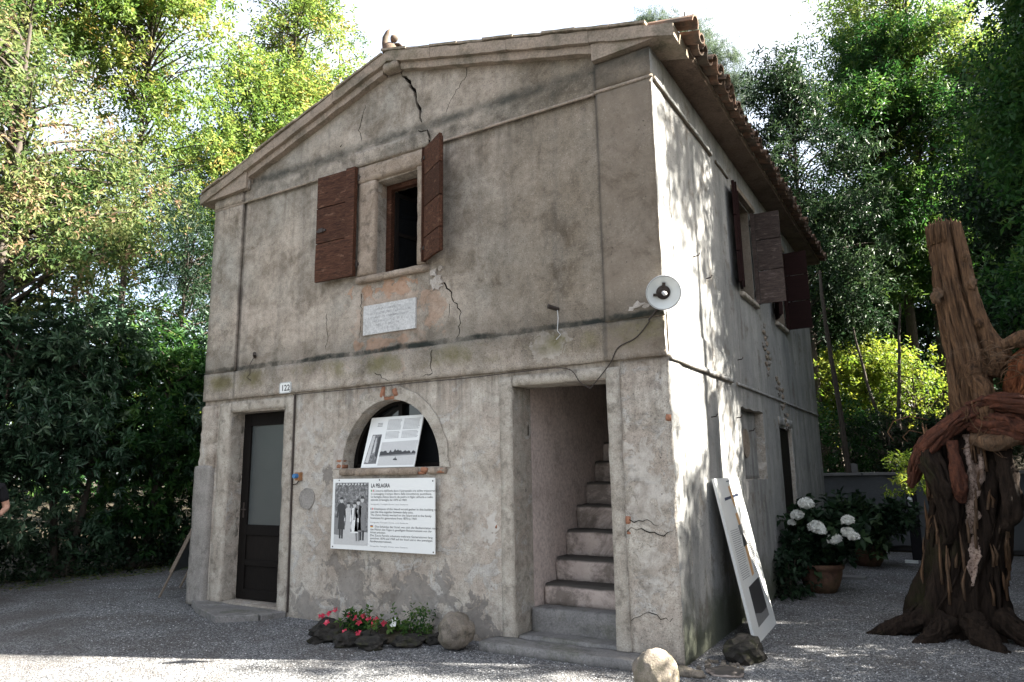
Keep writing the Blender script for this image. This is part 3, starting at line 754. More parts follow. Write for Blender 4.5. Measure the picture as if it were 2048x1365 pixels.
def tile_at(side, row, col, cover):
    global off
    s = 0.405 - row * 0.335 if side > 0 else 0.40 - row * 0.335
    y = (0.10 if row or not cover else 0.0 + 0.10 * (col > 0)) + col * 0.203 + (0.0 if cover else 0.1015) + rr.uniform(-0.012, 0.012)
    jit = rr.uniform(-0.035, 0.035) if row == 0 else rr.uniform(-0.012, 0.012)
    if side > 0:
        x = 0.0 + (s + jit) * math.cos(sr); z = RT(0) - math.sin(sr) * (s + jit); a = sr
        M = Matrix.Translation((x, y, z + (0.038 if cover else 0.048) + rr.uniform(-0.004, 0.006))) @ Matrix.Rotation(rr.uniform(-0.05, 0.05), 4, 'Z') @ Matrix.Rotation(math.pi, 4, 'Z') @ Matrix.Rotation(-a, 4, 'Y') @ Matrix.Rotation(rr.uniform(-0.09, 0.09) - 0.0, 4, 'X') @ Matrix.Rotation(0.035, 4, 'Y')
    else:
        x = -6.05 - (s + jit - 0.1) * math.cos(sl); z = RT(-6.05) - math.sin(sl) * (s + jit - 0.1); a = sl
        M = Matrix.Translation((x, y, z + (0.038 if cover else 0.048) + rr.uniform(-0.004, 0.006))) @ Matrix.Rotation(rr.uniform(-0.05, 0.05), 4, 'Z') @ Matrix.Rotation(-a, 4, 'Y') @ Matrix.Rotation(rr.uniform(-0.09, 0.09), 4, 'X') @ Matrix.Rotation(0.035, 4, 'Y')
    seen = side > 0 and row == 0
    if seen:
        o = link('tile', T_UP if cover else T_DN, None, roof); o.matrix_world = M
    else:
        V, F = (UPV, UPF) if cover else (DNV, DNF)
        R = np.array(M.to_3x3()); stV.append(V @ R.T + np.array(M.translation)); stF.append(F[0] + off); off += len(V)
for side, rows in ((1, 11), (-1, 10)):
    for row in range(rows):
        for col in range(ncol):
            tile_at(side, row, col, True); tile_at(side, row, col, False)
for k in range(22):                                              # ridge tiles
    M = Matrix.Translation((-3.03, 0.0 + k * 0.385, 6.30)) @ Matrix.Rotation(math.pi / 2, 4, 'Z') @ Matrix.Scale(1.2, 4)
    R = np.array(M.to_3x3()); stV.append(UPV @ R.T + np.array(M.translation)); stF.append(UPF[0] + off); off += len(UPV)
st = link('tile', np_mesh('tile_field', np.concatenate(stV), [np.concatenate(stF)]), MT['tile'], roof); tag(st, kind='stuff')
# thin flat tiles bedded along the gable edge
for i in range(19):
    x = -6.2 + i * 0.345
    if x > 0.0: break
    s = math.atan(0.3165) if x + 0.17 < -3.03 else -math.atan(0.2606)
    M = Matrix.Translation((x + 0.17, -0.02, RT(x + 0.17) + 0.016 + rr.uniform(0, 0.012))) @ Matrix.Rotation(-s + rr.uniform(-0.02, 0.02), 4, 'Y')
    o = MB().rbox(-0.185, 0.185, -0.13 + rr.uniform(-0.015, 0.02), 0.16, -0.012, 0.012, 0.06, 0.004, 9, i).build('verge_tile', MT['rake'], roof); o.matrix_world = M
f = MB().lathe([(0.09, 0), (0.085, 0.05), (0.05, 0.10), (0.0, 0.12)], 14, (-3.05, -0.05, 6.26)).blob((-2.985, -0.06, 6.405), 0.045, 2, 0.1, 2, 3)
f.tube([(-3.10, -0.05, 6.30), (-3.125, -0.05, 6.40), (-3.125, -0.05, 6.47), (-3.09, -0.05, 6.535), (-3.06, -0.05, 6.56)], [0.05, 0.04, 0.034, 0.022, 0.006], 10)
f.build('ridge_ornament', MT['tile'], roof, smooth=True)

# ---- front door on the left
fr_ = MT['frame']
MB().rbox(-5.74, -5.53, -0.022, 0.18, 0.05, 2.415, 0.05, 0.007, 6, 21, rnd=0.012).rbox(-4.578, -4.435, -0.022, 0.18, 0.03, 2.415, 0.05, 0.007, 6, 22, rnd=0.012).build('door_jamb', fr_, house, smooth=True)
MB().rbox(-5.529, -4.579, -0.020, 0.18, 2.285, 2.413, 0.05, 0.006, 6, 23, rnd=0.01).build('door_lintel', fr_, house, smooth=True)
door = MB().box(-5.529, -5.40, 0.19, 0.25, 0.09, 2.27).box(-4.70, -4.579, 0.19, 0.25, 0.09, 2.27).box(-5.40, -4.70, 0.191, 0.25, 2.12, 2.27).box(-5.40, -4.70, 0.191, 0.25, 0.82, 0.94).box(-5.40, -4.70, 0.191, 0.25, 0.47, 0.54).box(-5.40, -4.70, 0.191, 0.25, 0.09, 0.20).build('door', MT['door'], house, bevel=0.004)
MB().box(-5.40, -4.70, 0.215, 0.225, 0.94, 2.12).build('door_glass', MT['frosted'], door)
MB().box(-5.40, -4.70, 0.212, 0.24, 0.20, 0.47).build('door_panel', MT['door'], door)
MB().box(-5.40, -4.70, 0.212, 0.24, 0.54, 0.82).build('door_panel', MT['door'], door)
MB().box(-5.47, -5.44, 0.183, 0.19, 1.02, 1.20).tube([(-5.455, 0.16, 1.12), (-5.455, 0.15, 1.12), (-5.37, 0.15, 1.118)], 0.008, 8).build('door_handle', MT['iron'], door)
MB().box(-5.529, -4.579, 0.02, 0.33, 0.0, 0.079).build('door_sill', MT['slab'], house)

# lower left: thick rendered sleeve round the pilaster foot
MB().rbox(-6.11, -5.80, -0.068, 0.5, 0.0, 1.66, 0.06, 0.008, 4, 31, rnd=0.02).build('plaster_sleeve', MT['grey_patch'], house, smooth=True)
MB().rbox(-6.06, -5.79, -0.045, 0.3, 1.60, 2.40, 0.045, 0.016, 7, 32, rnd=0.02).build('plaster_sleeve', PL, house, smooth=True)

# ---- arched window
ring_o = [(ACX - 0.78 * math.cos(math.pi * k / 30) - 0.012 * (k % 3), ACZ + 0.835 * math.sin(math.pi * k / 30) + 0.012 * ((k * 7) % 3 - 1)) for k in range(31)]
ring_i = [(ACX - 0.655 * math.cos(math.pi * k / 30), ACZ + 0.70 * math.sin(math.pi * k / 30)) for k in range(31)]
def arch_seg(a, b, mat, y0=-0.016, nm='arch_surround', amp=0.0):
    o_ = ring_o[a:b + 1]; i_ = ring_i[a:b + 1]
    MB().plate(o_ + i_[::-1], [], y0, -0.0005).build(nm, mat, house, bevel=0.004)
arch_seg(0, 4, MT['white_patch'], -0.010); arch_seg(4, 9, PL, -0.008); arch_seg(9, 14, fr_, -0.018); arch_seg(16, 30, fr_, -0.018)
win = MB()
for r0, r1 in ((0.654, 0.60),):
    po = [(ACX - r0 * math.cos(math.pi * k / 24), ACZ + (r0 + 0.045) * math.sin(math.pi * k / 24)) for k in range(25)]
    pi_ = [(ACX - r1 * math.cos(math.pi * k / 24), ACZ + 0.045 + (r1 + 0.045) * math.sin(math.pi * k / 24) * 0.965) for k in range(25)]
    win.plate(po + pi_[::-1], [], 0.17, 0.22)
win.box(ACX - 0.60, ACX + 0.60, 0.172, 0.218, ACZ, ACZ + 0.045).box(ACX - 0.025, ACX + 0.025, 0.165, 0.222, ACZ + 0.045, ACZ + 0.67)
awin = win.build('arched_window', MT['door'], house)
MB().plate([(ACX - 0.65 * math.cos(math.pi * k / 24), ACZ + 0.69 * math.sin(math.pi * k / 24)) for k in range(25)], [], 0.225, 0.23).build('window_glass', MT['glass'], awin)
MB().rbox(-3.68, -3.46, -0.045, 0.16, 1.502, 1.572, 0.04, 0.006, 8, 41, rnd=0.01).rbox(-3.455, -2.62, -0.05, 0.16, 1.50, 1.572, 0.04, 0.006, 8, 42, rnd=0.012).rbox(-2.50, -2.27, -0.04, 0.16, 1.50, 1.57, 0.04, 0.008, 8, 43, rnd=0.015).build('window_sill', MT['frame_tan'], house, smooth=True)
def brick(x, z, w, h, y=-0.02, d=0.09, seed=0, rot=0.0):
    M = Matrix.Translation((x, y, z)) @ Matrix.Rotation(rot, 4, 'Y')
    MB().rbox(-w / 2, w / 2, 0, d, -h / 2, h / 2, 0.03, 0.004, 14, seed, M, rnd=0.008).build('brick', MT['brick'], house, smooth=True)
for i, b in enumerate([(-3.11, 2.36, 0.055, 0.13, -0.022, 0.1, 1, 0.1), (-2.93, 2.345, 0.06, 0.09, -0.03, 0.1, 2, -0.3), (-3.02, 2.292, 0.16, 0.035, -0.018, 0.2, 3, 0.0), (-2.545, 1.545, 0.08, 0.05, -0.03, 0.2, 4, 0.1), (-2.58, 1.515, 0.10, 0.03, -0.02, 0.2, 5, 0),
                       (-3.71, 1.66, 0.10, 0.045, -0.012, 0.1, 6, 0), (-3.70, 1.60, 0.09, 0.045, -0.015, 0.1, 7, 0.1), (-2.35, 1.535, 0.12, 0.05, -0.035, 0.1, 8, 0),
                       (-0.415, 1.10, 0.05, 0.07, -0.014, 0.1, 9, 0), (-0.41, 1.00, 0.05, 0.03, -0.014, 0.1, 10, 0), (-1.72, 1.02, 0.03, 0.05, -0.006, 0.1, 11, 0), (-0.02, 1.93, 0.05, 0.06, -0.012, 0.1, 12, 0.1), (-0.02, 2.08, 0.04, 0.04, -0.01, 0.1, 13, 0)]):
    brick(*b)
MB().rbox(-3.055, -2.985, -0.03, 0.1, 2.30, 2.435, 0.03, 0.004, 9, 44, rnd=0.01).build('keystone', fr_, house, smooth=True)

# ---- upper window of the front, with its shutters
MB().rbox(-3.48, -3.232, -0.05, 0.30, 3.66, 4.765, 0.05, 0.006, 7, 51, rnd=0.01).build('window_jamb', MT['frame_tan'], house, smooth=True)
MB().rbox(-2.638, -2.52, -0.05, 0.30, 3.66, 4.765, 0.05, 0.006, 7, 52, rnd=0.008).build('window_jamb', MT['frame_tan'], house, smooth=True)
MB().rbox(-3.50, -2.50, -0.055, 0.30, 4.766, 4.955, 0.05, 0.006, 7, 53, rnd=0.012).build('window_lintel', MT['frame_tan'], house, smooth=True)
MB().rbox(-3.56, -2.47, -0.062, -0.03, 4.962, 5.155, 0.05, 0.005, 6, 54, rnd=0.02).build('window_head', PL, house, smooth=True)
MB().rbox(-3.50, -2.50, -0.06, 0.30, 3.585, 3.655, 0.05, 0.006, 7, 55, rnd=0.008).build('window_sill', MT['frame_tan'], house, smooth=True)
uw = MB().box(-3.229, -3.16, 0.14, 0.20, 3.662, 4.74).box(-2.70, -2.641, 0.14, 0.20, 3.662, 4.74).box(-3.16, -2.70, 0.141, 0.199, 4.68, 4.74).build('casement_frame', MT['shutter'], house)
Mx = Matrix.Translation((-3.16, 0.20, 0)) @ Matrix.Rotation(math.radians(78), 4, 'Z')
MB().box(0, 0.05, -0.02, 0.02, 3.67, 4.67, Mx).box(0.40, 0.45, -0.02, 0.02, 3.67, 4.67, Mx).box(0.05, 0.40, -0.019, 0.019, 4.62, 4.67, Mx).box(0.05, 0.40, -0.019, 0.019, 3.67, 3.74, Mx).box(0.05, 0.40, -0.019, 0.019, 4.16, 4.20, Mx).build('open_casement', MT['door'], uw)
MB().box(0.05, 0.40, -0.004, 0.004, 3.74, 4.16, Mx).box(0.05, 0.40, -0.004, 0.004, 4.20, 4.62, Mx).build('casement_glass', MT['glass'], uw)

def shutter(hx, hy, th, w, z0, z1, boards, mat, d=0.034, stile=0.0, sag=0.0, label=None, bat=1):
    """hinged at (hx,hy); th = direction of its width; horizontal boards with a gap between"""
    M = Matrix.Translation((hx, hy, 0)) @ Matrix.Rotation(math.radians(th), 4, 'Z')
    sh_ = MB()
    n = len(boards)
    if stile: sh_.rbox(0, stile, -d / 2 - (0.02 if bat > 0 else -0.002), d / 2 + (0.02 if bat < 0 else -0.002), z0, z1, 0.2, 0.002, 5, 1, M)
    e0, e1 = (d / 2, d / 2 + 0.022) if bat > 0 else (-d / 2 - 0.022, -d / 2)
    sh_.box(stile + 0.03, stile + 0.06, e0, e1, z0 + 0.02, z1 - 0.02, M).box(w - 0.06, w - 0.03, e0, e1, z0 + 0.02, z1 - 0.02, M)
    root = sh_.build('shutter', mat, house)
    if label: root['label'] = label
    z = z0
    for i, b in enumerate(boards):
        h = (z1 - z0) * b
        MB().rbox(stile + 0.002, w, -d / 2, d / 2 - 0.001, z + 0.005, z + h - 0.005, 0.1, 0.003, 4, i + 3, M, rnd=0.002).build('board', mat, root)
        z += h
    for zz in (z0 + 0.12, z1 - 0.14):
        MB().box(-0.04, 0.05, -d / 2 - 0.012, -d / 2 - 0.004, zz, zz + 0.035, M).tube([M @ Vector((-0.01, -d / 2, zz - 0.02)), M @ Vector((-0.01, -d / 2, zz + 0.055))], 0.011, 8).build('hinge', MT['iron'], root)
    return root
# left leaf folded back against the wall (its outer face turned to us by rotating 180 deg)
s1 = shutter(-3.49, -0.075, 181.5, 0.59, 3.675, 4.955, (0.36, 0.335, 0.305), MT['shutter'], stile=0.13, bat=-1, label='left shutter leaf folded back against the wall')
s2 = shutter(-2.52, -0.07, -30, 0.43, 3.67, 4.93, (0.2, 0.27, 0.28, 0.25), MT['shutter'], stile=0.02, label='right shutter leaf standing half open')
MB().box(-4.06, -3.92, -0.120, -0.106, 4.27, 4.295).box(-4.03, -3.96, -0.124, -0.106, 4.262, 4.31).build('latch', MT['iron'], s1)

# ---- side windows, shutters, niche, door
for (y0, y1) in ((2.86, 3.62), (4.95, 5.70)):
    wf = MB().box(-0.25, -0.20, y0 - 0.02, y0 + 0.06, 3.60, 4.86).box(-0.25, -0.20, y1 - 0.06, y1 + 0.02, 3.60, 4.86).box(-0.249, -0.201, y0 + 0.06, y1 - 0.06, 4.78, 4.86).box(-0.249, -0.201, y0 + 0.06, y1 - 0.06, 3.60, 3.67).build('side_window', MT['shutter_red'], house)
    MB().box(-0.23, -0.224, y0 + 0.05, y1 - 0.05, 3.66, 4.79).build('window_glass', MT['glass'], wf)
    MB().rbox(-0.2, 0.05, y0 - 0.06, y1 + 0.06, 3.545, 3.60, 0.06, 0.004, 8, 60, rnd=0.006).build('window_sill', fr_, house, smooth=True)
    MB().box(-0.02, 0.07, y0 - 0.12, y1 + 0.12, 4.87, 4.93).build('window_hood', MT['rake'], house)
shutter(0.03, 2.83, -80, 0.40, 3.62, 4.87, (0.3, 0.35, 0.35), MT['shutter_red'], label='near shutter leaf of the first side window, turned edge on')
shutter(0.02, 3.66, 4, 0.36, 3.60, 4.83, (0.36, 0.335, 0.305), MT['shutter_grey'], stile=0.05, label='faded grey brown shutter leaf standing square off the side wall')
shutter(0.02, 4.93, -70, 0.36, 3.62, 4.85, (0.36, 0.335, 0.305), MT['shutter_red'])
shutter(0.02, 5.74, 0, 0.37, 3.60, 4.83, (0.36, 0.335, 0.305), MT['shutter_red'], stile=0.05, label='dark red shutter leaf furthest along the side wall')
MB().rbox(-0.16, -0.10, 2.40, 3.57, 1.37, 2.2, 0.07, 0.006, 5, 61).build('niche_back', PL, house, smooth=True)
MB().plate([(2.95 + 0.17 * math.cos(t) , 1.80 + 0.17 * math.sin(t) * 1.0) for t in [k * math.pi / 10 for k in range(20)]], [], -0.101, -0.085, 'x').build('round_patch', MT['rake'], house)
MB().box(-0.10, -0.035, 4.50, 5.36, 0.02, 2.06).build('side_door', MT['door'], house)
MB().rbox(-0.03, 0.012, 5.37, 5.52, 0.0, 2.10, 0.08, 0.008, 6, 62, rnd=0.008).rbox(-0.03, 0.014, 4.50, 5.52, 2.08, 2.2, 0.08, 0.008, 6, 64, rnd=0.008).build('side_door_frame', PL, house, smooth=True)
# broken strip of bare rubble on the side wall
rr = random.Random(21)
for i in range(34):
    t = i / 34
    y = 4.25 + 0.95 * (1 - t) * (0.4 if t > .5 else 1) + rr.uniform(-0.17, 0.17) - (0.25 if t > .5 else 0); z = 2.05 + 1.35 * t + rr.uniform(-0.04, 0.04)
    MB().blob((0.0, y, z), (0.026, rr.uniform(0.04, 0.09), rr.uniform(0.025, 0.045)), 2, 0.22, 2, i).build('stone', MT['rake'] if i % 3 else MT['grey_patch'], house)
# hooks and nails in the side wall
hk = MB()
for (y, z) in ((0.95, 3.55), (1.35, 3.42), (2.45, 2.72), (2.2, 2.05), (2.75, 1.93), (1.2, 2.0)):
    hk.tube([(0.0, y, z), (0.05, y, z + 0.005), (0.06, y + 0.01, z + 0.03)], 0.006, 6)
tag(hk.build('nail', MT['iron'], house), kind='stuff')

# ---- stair door
MB().rbox(-1.655, -1.521, -0.014, 0.30, 0.0, 2.40, 0.05, 0.006, 6, 71, rnd=0.010).build('stair_jamb', fr_, house, smooth=True)
MB().rbox(-0.559, -0.435, -0.016, 0.30, 0.0, 2.40, 0.05, 0.009, 6, 72, rnd=0.014).build('stair_jamb', fr_, house, smooth=True)
MB().rbox(-1.52, -0.56, -0.013, 0.30, 2.30, 2.40, 0.05, 0.005, 6, 73, rnd=0.008).build('stair_lintel', fr_, house, smooth=True)
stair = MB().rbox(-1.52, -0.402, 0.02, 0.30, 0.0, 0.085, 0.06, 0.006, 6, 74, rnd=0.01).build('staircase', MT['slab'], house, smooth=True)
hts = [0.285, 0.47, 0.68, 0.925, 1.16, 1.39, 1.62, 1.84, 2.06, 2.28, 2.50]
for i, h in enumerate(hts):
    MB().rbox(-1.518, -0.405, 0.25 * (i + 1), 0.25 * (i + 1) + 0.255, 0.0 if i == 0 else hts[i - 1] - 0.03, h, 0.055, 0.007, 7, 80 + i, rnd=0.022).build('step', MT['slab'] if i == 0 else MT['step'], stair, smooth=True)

# ---- cracks too fine to be open: thin dark fissures lipped by the plaster
def crack(pts, ws, seed, y):
    MB().plate(crackpoly(pts, ws, seed, 0.035), [], y - 0.0016, y + 0.004).build('crack', MT['dark'], house)
crack([(-2.47, 5.02), (-2.455, 4.96), (-2.48, 4.93)], [0.016, 0.018, 0.008], 11, -0.0625)
crack([(-2.62, 5.165), (-2.5, 5.14), (-2.46, 5.03)], [0.008, 0.014, 0.012], 12, -0.0635)
crack([(-3.46, 5.75), (-3.49, 5.60), (-3.55, 5.46), (-3.50, 5.30)], [0.004, 0.010, 0.010, 0.005], 13, 0)
crack([(-2.00, 5.83), (-2.03, 5.66), (-2.2, 5.48), (-2.3, 5.3)], [0.008, 0.007, 0.005, 0.003], 14, 0)
crack([(-2.30, 3.44), (-2.20, 3.24), (-2.10, 3.09), (-2.13, 2.95), (-2.15, 2.80)], [0.014, 0.010, 0.008, 0.008, 0.005], 15, 0)
crack([(-2.24, 3.2), (-2.26, 3.05)], [0.008, 0.004], 16, 0)
crack([(-3.98, 3.32), (-3.95, 3.1), (-3.97, 2.9)], [0.005, 0.006, 0.004], 17, 0)
crack([(-2.44, 2.74), (-2.45, 2.58), (-2.43, 2.51), (-2.55, 2.475)], [0.006, 0.006, 0.006, 0.004], 18, -0.040)
crack([(-3.2, 2.56), (-3.05, 2.5), (-2.98, 2.46)], [0.005, 0.005, 0.004], 19, -0.040)
crack([(-3.46, 3.48), (-3.44, 3.2), (-3.46, 2.98)], [0.007, 0.006, 0.004], 20, 0)
crack([(-0.43, 1.02), (-0.30, 1.04), (-0.16, 0.98), (-0.04, 1.02)], [0.005, 0.006, 0.007, 0.003], 22, -0.010)
crack([(-0.40, 1.09), (-0.25, 1.11), (-0.15, 1.06)], [0.007, 0.005, 0.003], 23, -0.010)
crack([(-0.42, 0.30), (-0.28, 0.38), (-0.1, 0.33), (-0.03, 0.37)], [0.004, 0.006, 0.005, 0.003], 24, -0.010)
crack([(-3.83, 5.32), (-3.80, 5.36)], [0.02, 0.01], 25, 0)

# ---- patches of newer or broken render lying on the walls
def patch(cx, cz, rx, rz, mat, t=0.008, seed=0, y=0.0, n=26, axis='y', amp=0.28):
    pts = []
    for k in range(n):
        a = 2 * math.pi * k / n
        r = 1 + amp * 2 * noise.noise((math.cos(a) * 1.6, math.sin(a) * 1.6, seed * 3.3)) + amp * noise.noise((math.cos(a) * 5, math.sin(a) * 5, seed * 1.3 + 9))
        pts.append((cx + rx * r * math.cos(a), cz + rz * r * math.sin(a)))
    s = -1 if axis == 'y' else 1
    MB().plate(pts, [], y + s * t, y, axis).build('render_patch', mat, house, bevel=0.003)
patch(-4.18, 1.26, 0.12, 0.115, MT['grey_patch'], 0.012, 1, amp=0.05)
for i, c in enumerate([(-2.44, 3.55, 0.05, 0.045, 0.03), (-2.37, 3.48, 0.06, 0.05, 0.02), (-2.45, 3.45, 0.05, 0.06, 0.014), (-2.35, 3.58, 0.03, 0.03, 0.018), (-2.38, 3.40, 0.05, 0.03, 0.010)]):
    patch(c[0], c[1], c[2], c[3], MT['white_patch'], c[4], 40 + i, 0, 8, 'y', 0.7)
for i, c in enumerate([(-0.22, 2.905, 0.05, 0.03, 0.018), (-0.16, 2.895, 0.04, 0.025, 0.012), (-0.27, 2.88, 0.04, 0.02, 0.010)]):
    patch(c[0], c[1], c[2], c[3], MT['white_patch'], c[4], 50 + i, -0.036, 8, 'y', 0.7)
# dark sheets set inside the open crack in place of its shade
MB().plate([(-2.99, 6.03), (-2.86, 5.98), (-2.55, 5.35), (-2.56, 5.25), (-2.68, 5.25), (-2.80, 5.6)], [], 0.045, 0.05).plate([(-2.62, 5.20), (-2.45, 5.20), (-2.45, 5.0), (-2.55, 5.0)], [], -0.004, -0.001).build('crack_shade', MT['dark'], house)
# ---------------------------------------------------------------- lettering
def text_mesh(body, x, y, size, width=None, mat=None, bold=0.0, align='LEFT', sx=1.0):
    cu = bpy.data.curves.new('lettering', 'FONT')
    cu.body = body; cu.size = size; cu.align_x = align; cu.resolution_u = 2; cu.offset = bold
    o = bpy.data.objects.new('lettering', cu); COL.objects.link(o)
    dg = bpy.context.evaluated_depsgraph_get()
    me = bpy.data.meshes.new_from_object(o.evaluated_get(dg))
    bpy.data.objects.remove(o); bpy.data.curves.remove(cu)
    xs = [v.co.x for v in me.vertices]
    k = sx
    if width and xs: k = width / max(1e-4, max(xs) - min(xs))
    for v in me.vertices: v.co = (x + v.co.x * k, y + v.co.y, 0.0)
    return me

def lettering(parent, M, lines, mat, z, name='lettering'):
    bm = bmesh.new()
    for ln in lines:
        me = text_mesh(*ln); bm.from_mesh(me); bpy.data.meshes.remove(me)
    for v in bm.verts: v.co = M @ Vector((v.co.x, v.co.y, z))
    me = bpy.data.meshes.new(name); bm.to_mesh(me); bm.free()
    return link(name, me, mat, parent)

def poly(mb, M, pts, z):
    vs_ = [mb.bm.verts.new(M @ Vector((a, b, z))) for a, b in pts]
    mb.face(vs_)

# ---------------------------------------------------------------- house number
M = frame((-4.648, -0.044, 2.446), (1, 0, 0), (0, 0, 1))
hn = MB()
oct_ = [(0.018, 0), (0.177, 0), (0.195, 0.018), (0.195, 0.112), (0.177, 0.13), (0.018, 0.13), (0, 0.112), (0, 0.018)]
def plate3(mb, M, pts, z0, z1):
    A = [mb.bm.verts.new(M @ Vector((a, b, z0))) for a, b in pts]; B = [mb.bm.verts.new(M @ Vector((a, b, z1))) for a, b in pts]
    mb.face(A); mb.face(B)
    for i in range(len(pts)): mb.face([A[i], A[(i + 1) % len(pts)], B[(i + 1) % len(pts)], B[i]])
    return mb
num = tag(plate3(hn, M, oct_, 0, 0.008).build('house_number', MT['white']), 'small white enamel house number 122 above the left door', 'sign')
b_ = MB()
for a, b in zip(oct_, oct_[1:] + oct_[:1]):
    sc = lambda p, k: (0.0975 + (p[0] - 0.0975) * k, 0.065 + (p[1] - 0.065) * k)
    poly(b_, M, [sc(a, 0.95), sc(b, 0.95), sc(b, 0.89), sc(a, 0.89)], 0.0092)
b_.build('border', MT['ink'], num)
lettering(num, M, [('122', 0.035, 0.030, 0.098, 0.125, None, 0.0015)], MT['ink'], 0.0094)

# ---------------------------------------------------------------- big panel under the arch
PW, PH = 1.37, 0.715
M = frame((-3.735, -0.058, 0.752), (1, 0, 0), (0, 0, 1))
panel = tag(plate3(MB(), M, [(0.0, 0.0), (PW, -0.004), (PW - 0.005, PH), (0.012, PH)], 0, 0.012).build('information_panel', MT['white']), 'large white information panel with group photograph screwed below the arched window', 'sign')
pm = MB()
X0, X1, Y0, Y1 = 0.045, 0.515, 0.045, 0.675
poly(pm, M, [(X0, Y0), (X1, Y0), (X1, Y1), (X0, Y1)], 0.0135)
pm.build('photograph', MT['photo'], panel)
fg = MB()
rr = random.Random(4)
fg.mat(1); poly(fg, M, [(X0, Y0), (X1, Y0), (X1, Y0 + 0.13), (X0, Y0 + 0.16)], 0.0140)                       # pale gravel in the print
fg.mat(2); poly(fg, M, [(X0, Y0 + 0.10), (X0 + 0.12, Y0 + 0.09), (X0 + 0.13, Y0 + 0.27), (X0, Y0 + 0.27)], 0.0143)
fg.mat(0)
for k in range(10):
    x = X0 + 0.03 + 0.042 * k; poly(fg, M, [(x, Y0 + 0.60 + 0.01 * (k % 2)), (x + 0.022, Y0 + 0.61), (x + 0.012, Y0 + 0.628)], 0.0141)
PF = [MT['white'], MT['p_light'], MT['p_mid'], MT['p_dark']]
tag(fg.build('photograph_details', PF, panel, recalc=False), kind='stuff')
def figure(x, y, h, body, legs, skirt, hair):
    """standing figure of the printed photograph: head, torso, skirt or trousers, legs, arms"""
    global fg
    fg = MB()
    s = h / 0.40
    q = lambda pts: [(x + a * s, y + b * s) for a, b in pts]
    fg.mat(legs); poly(fg, M, q([(-0.025, 0), (-0.004, 0), (-0.003, 0.12), (-0.03, 0.12)]), 0.0147); poly(fg, M, q([(0.005, 0), (0.026, 0), (0.03, 0.12), (0.003, 0.12)]), 0.0147)
    fg.mat(body); poly(fg, M, q([(-0.045 - skirt, 0.09), (0.045 + skirt, 0.09), (0.034, 0.22), (-0.034, 0.22)]), 0.0150)
    poly(fg, M, q([(-0.034, 0.22), (0.034, 0.22), (0.050, 0.325), (0.02, 0.345), (-0.02, 0.345), (-0.050, 0.325)]), 0.0150)
    poly(fg, M, q([(-0.050, 0.325), (-0.036, 0.32), (-0.045, 0.20), (-0.062, 0.20)]), 0.0151); poly(fg, M, q([(0.050, 0.325), (0.036, 0.32), (0.045, 0.20), (0.062, 0.20)]), 0.0151)
    fg.mat(1); poly(fg, M, q([(0.022 * math.cos(t), 0.371 + 0.028 * math.sin(t)) for t in [k * math.pi / 5 for k in range(10)]]), 0.0152)
    fg.mat(hair); poly(fg, M, q([(0.025 * math.cos(t), 0.378 + 0.026 * math.sin(t)) for t in [k * math.pi / 6 for k in range(7)]]), 0.0154)
    fg.build('printed_figure', PF, panel, recalc=False)
figure(X0 + 0.10, Y0 + 0.06, 0.42, 3, 3, 0.0, 3)
figure(X0 + 0.39, Y0 + 0.05, 0.44, 2, 3, 0.004, 3)
figure(X0 + 0.335, Y0 + 0.04, 0.42, 2, 2, 0.0, 3)
figure(X0 + 0.20, Y0 + 0.045, 0.385, 1, 1, 0.006, 3)
figure(X0 + 0.285, Y0 + 0.03, 0.40, 0, 1, 0.008, 3)
TX, TW = 0.548, 0.79
L = [('LA PELAGRA', TX, 0.625, 0.055, 0.25, None, 0.0012)]
def para(rows, y, dy, sz, col=None):
    for t, w in rows:
        L.append((t, TX, y, sz, TW * w)); y -= dy
G = []
para([("     L'osteria dell'Isola dove il personale era solito trascorrere", 1), ('in compagnia il tempo libero dalle incombenze quotidiane.', 0.985), ("La famiglia Zanca lavor\u00f2 da padre in figlio all'Isola e nelle", 1), ('aziende di famiglia dal 1870 al 1969.', 0.60)], 0.582, 0.030, 0.029)
para([('     Employees of the Island would gather in this building to', 1), ('pass the time together between daily tasks.', 0.70), ('The Zanca Family worked on the Island and in the family', 0.985), ('businesses for generations from 1870 to 1969.', 0.76)], 0.402, 0.030, 0.029)
para([('      Die Sch\u00e4nke der Insel, wo sich die Bediensteten nach', 1), ('den M\u00fchen des Tages in geselligem Beisammensein von der', 0.99), ('Arbeit erholten.', 0.26), ('Die Zanca Familie arbeitete mehrere Generationen lang', 1), ('zwischen 1870 und 1969 auf der Insel und in den jeweiligen', 1), ('Familienunternehmen.', 0.36)], 0.228, 0.029, 0.028)
lettering(panel, M, L, MT['ink'], 0.0135)
G = []
for y in (0.452, 0.272, 0.040):
    G.append(('fotografia: Famiglia Zanca, anni Sessanta', TX, y, 0.016, TW * 0.62))
for row in G: lettering(panel, M, [row], MT['ink_grey'], 0.0135, 'caption')
fl = MB()
for i, (y, cols) in enumerate(((0.582, (0, 1, 2)), (0.402, (3, 1, 2)), (0.228, (4, 2, 5)))):
    for k, c in enumerate(cols):
        fl.mat(c)
        if i < 2: poly(fl, M, [(TX + 0.012 * k, y), (TX + 0.012 * (k + 1), y), (TX + 0.012 * (k + 1), y + 0.02), (TX + 0.012 * k, y + 0.02)], 0.0136)
        else: poly(fl, M, [(TX, y + 0.0067 * (2 - k)), (TX + 0.036, y + 0.0067 * (2 - k)), (TX + 0.036, y + 0.0067 * (3 - k)), (TX, y + 0.0067 * (3 - k))], 0.0136)
fl.build('flag', [MT['green_print'], MT['white'], MT['red'], MT['navy'], MT['ink'], MT['yellow_print']], panel, recalc=False)
sc_ = MB()
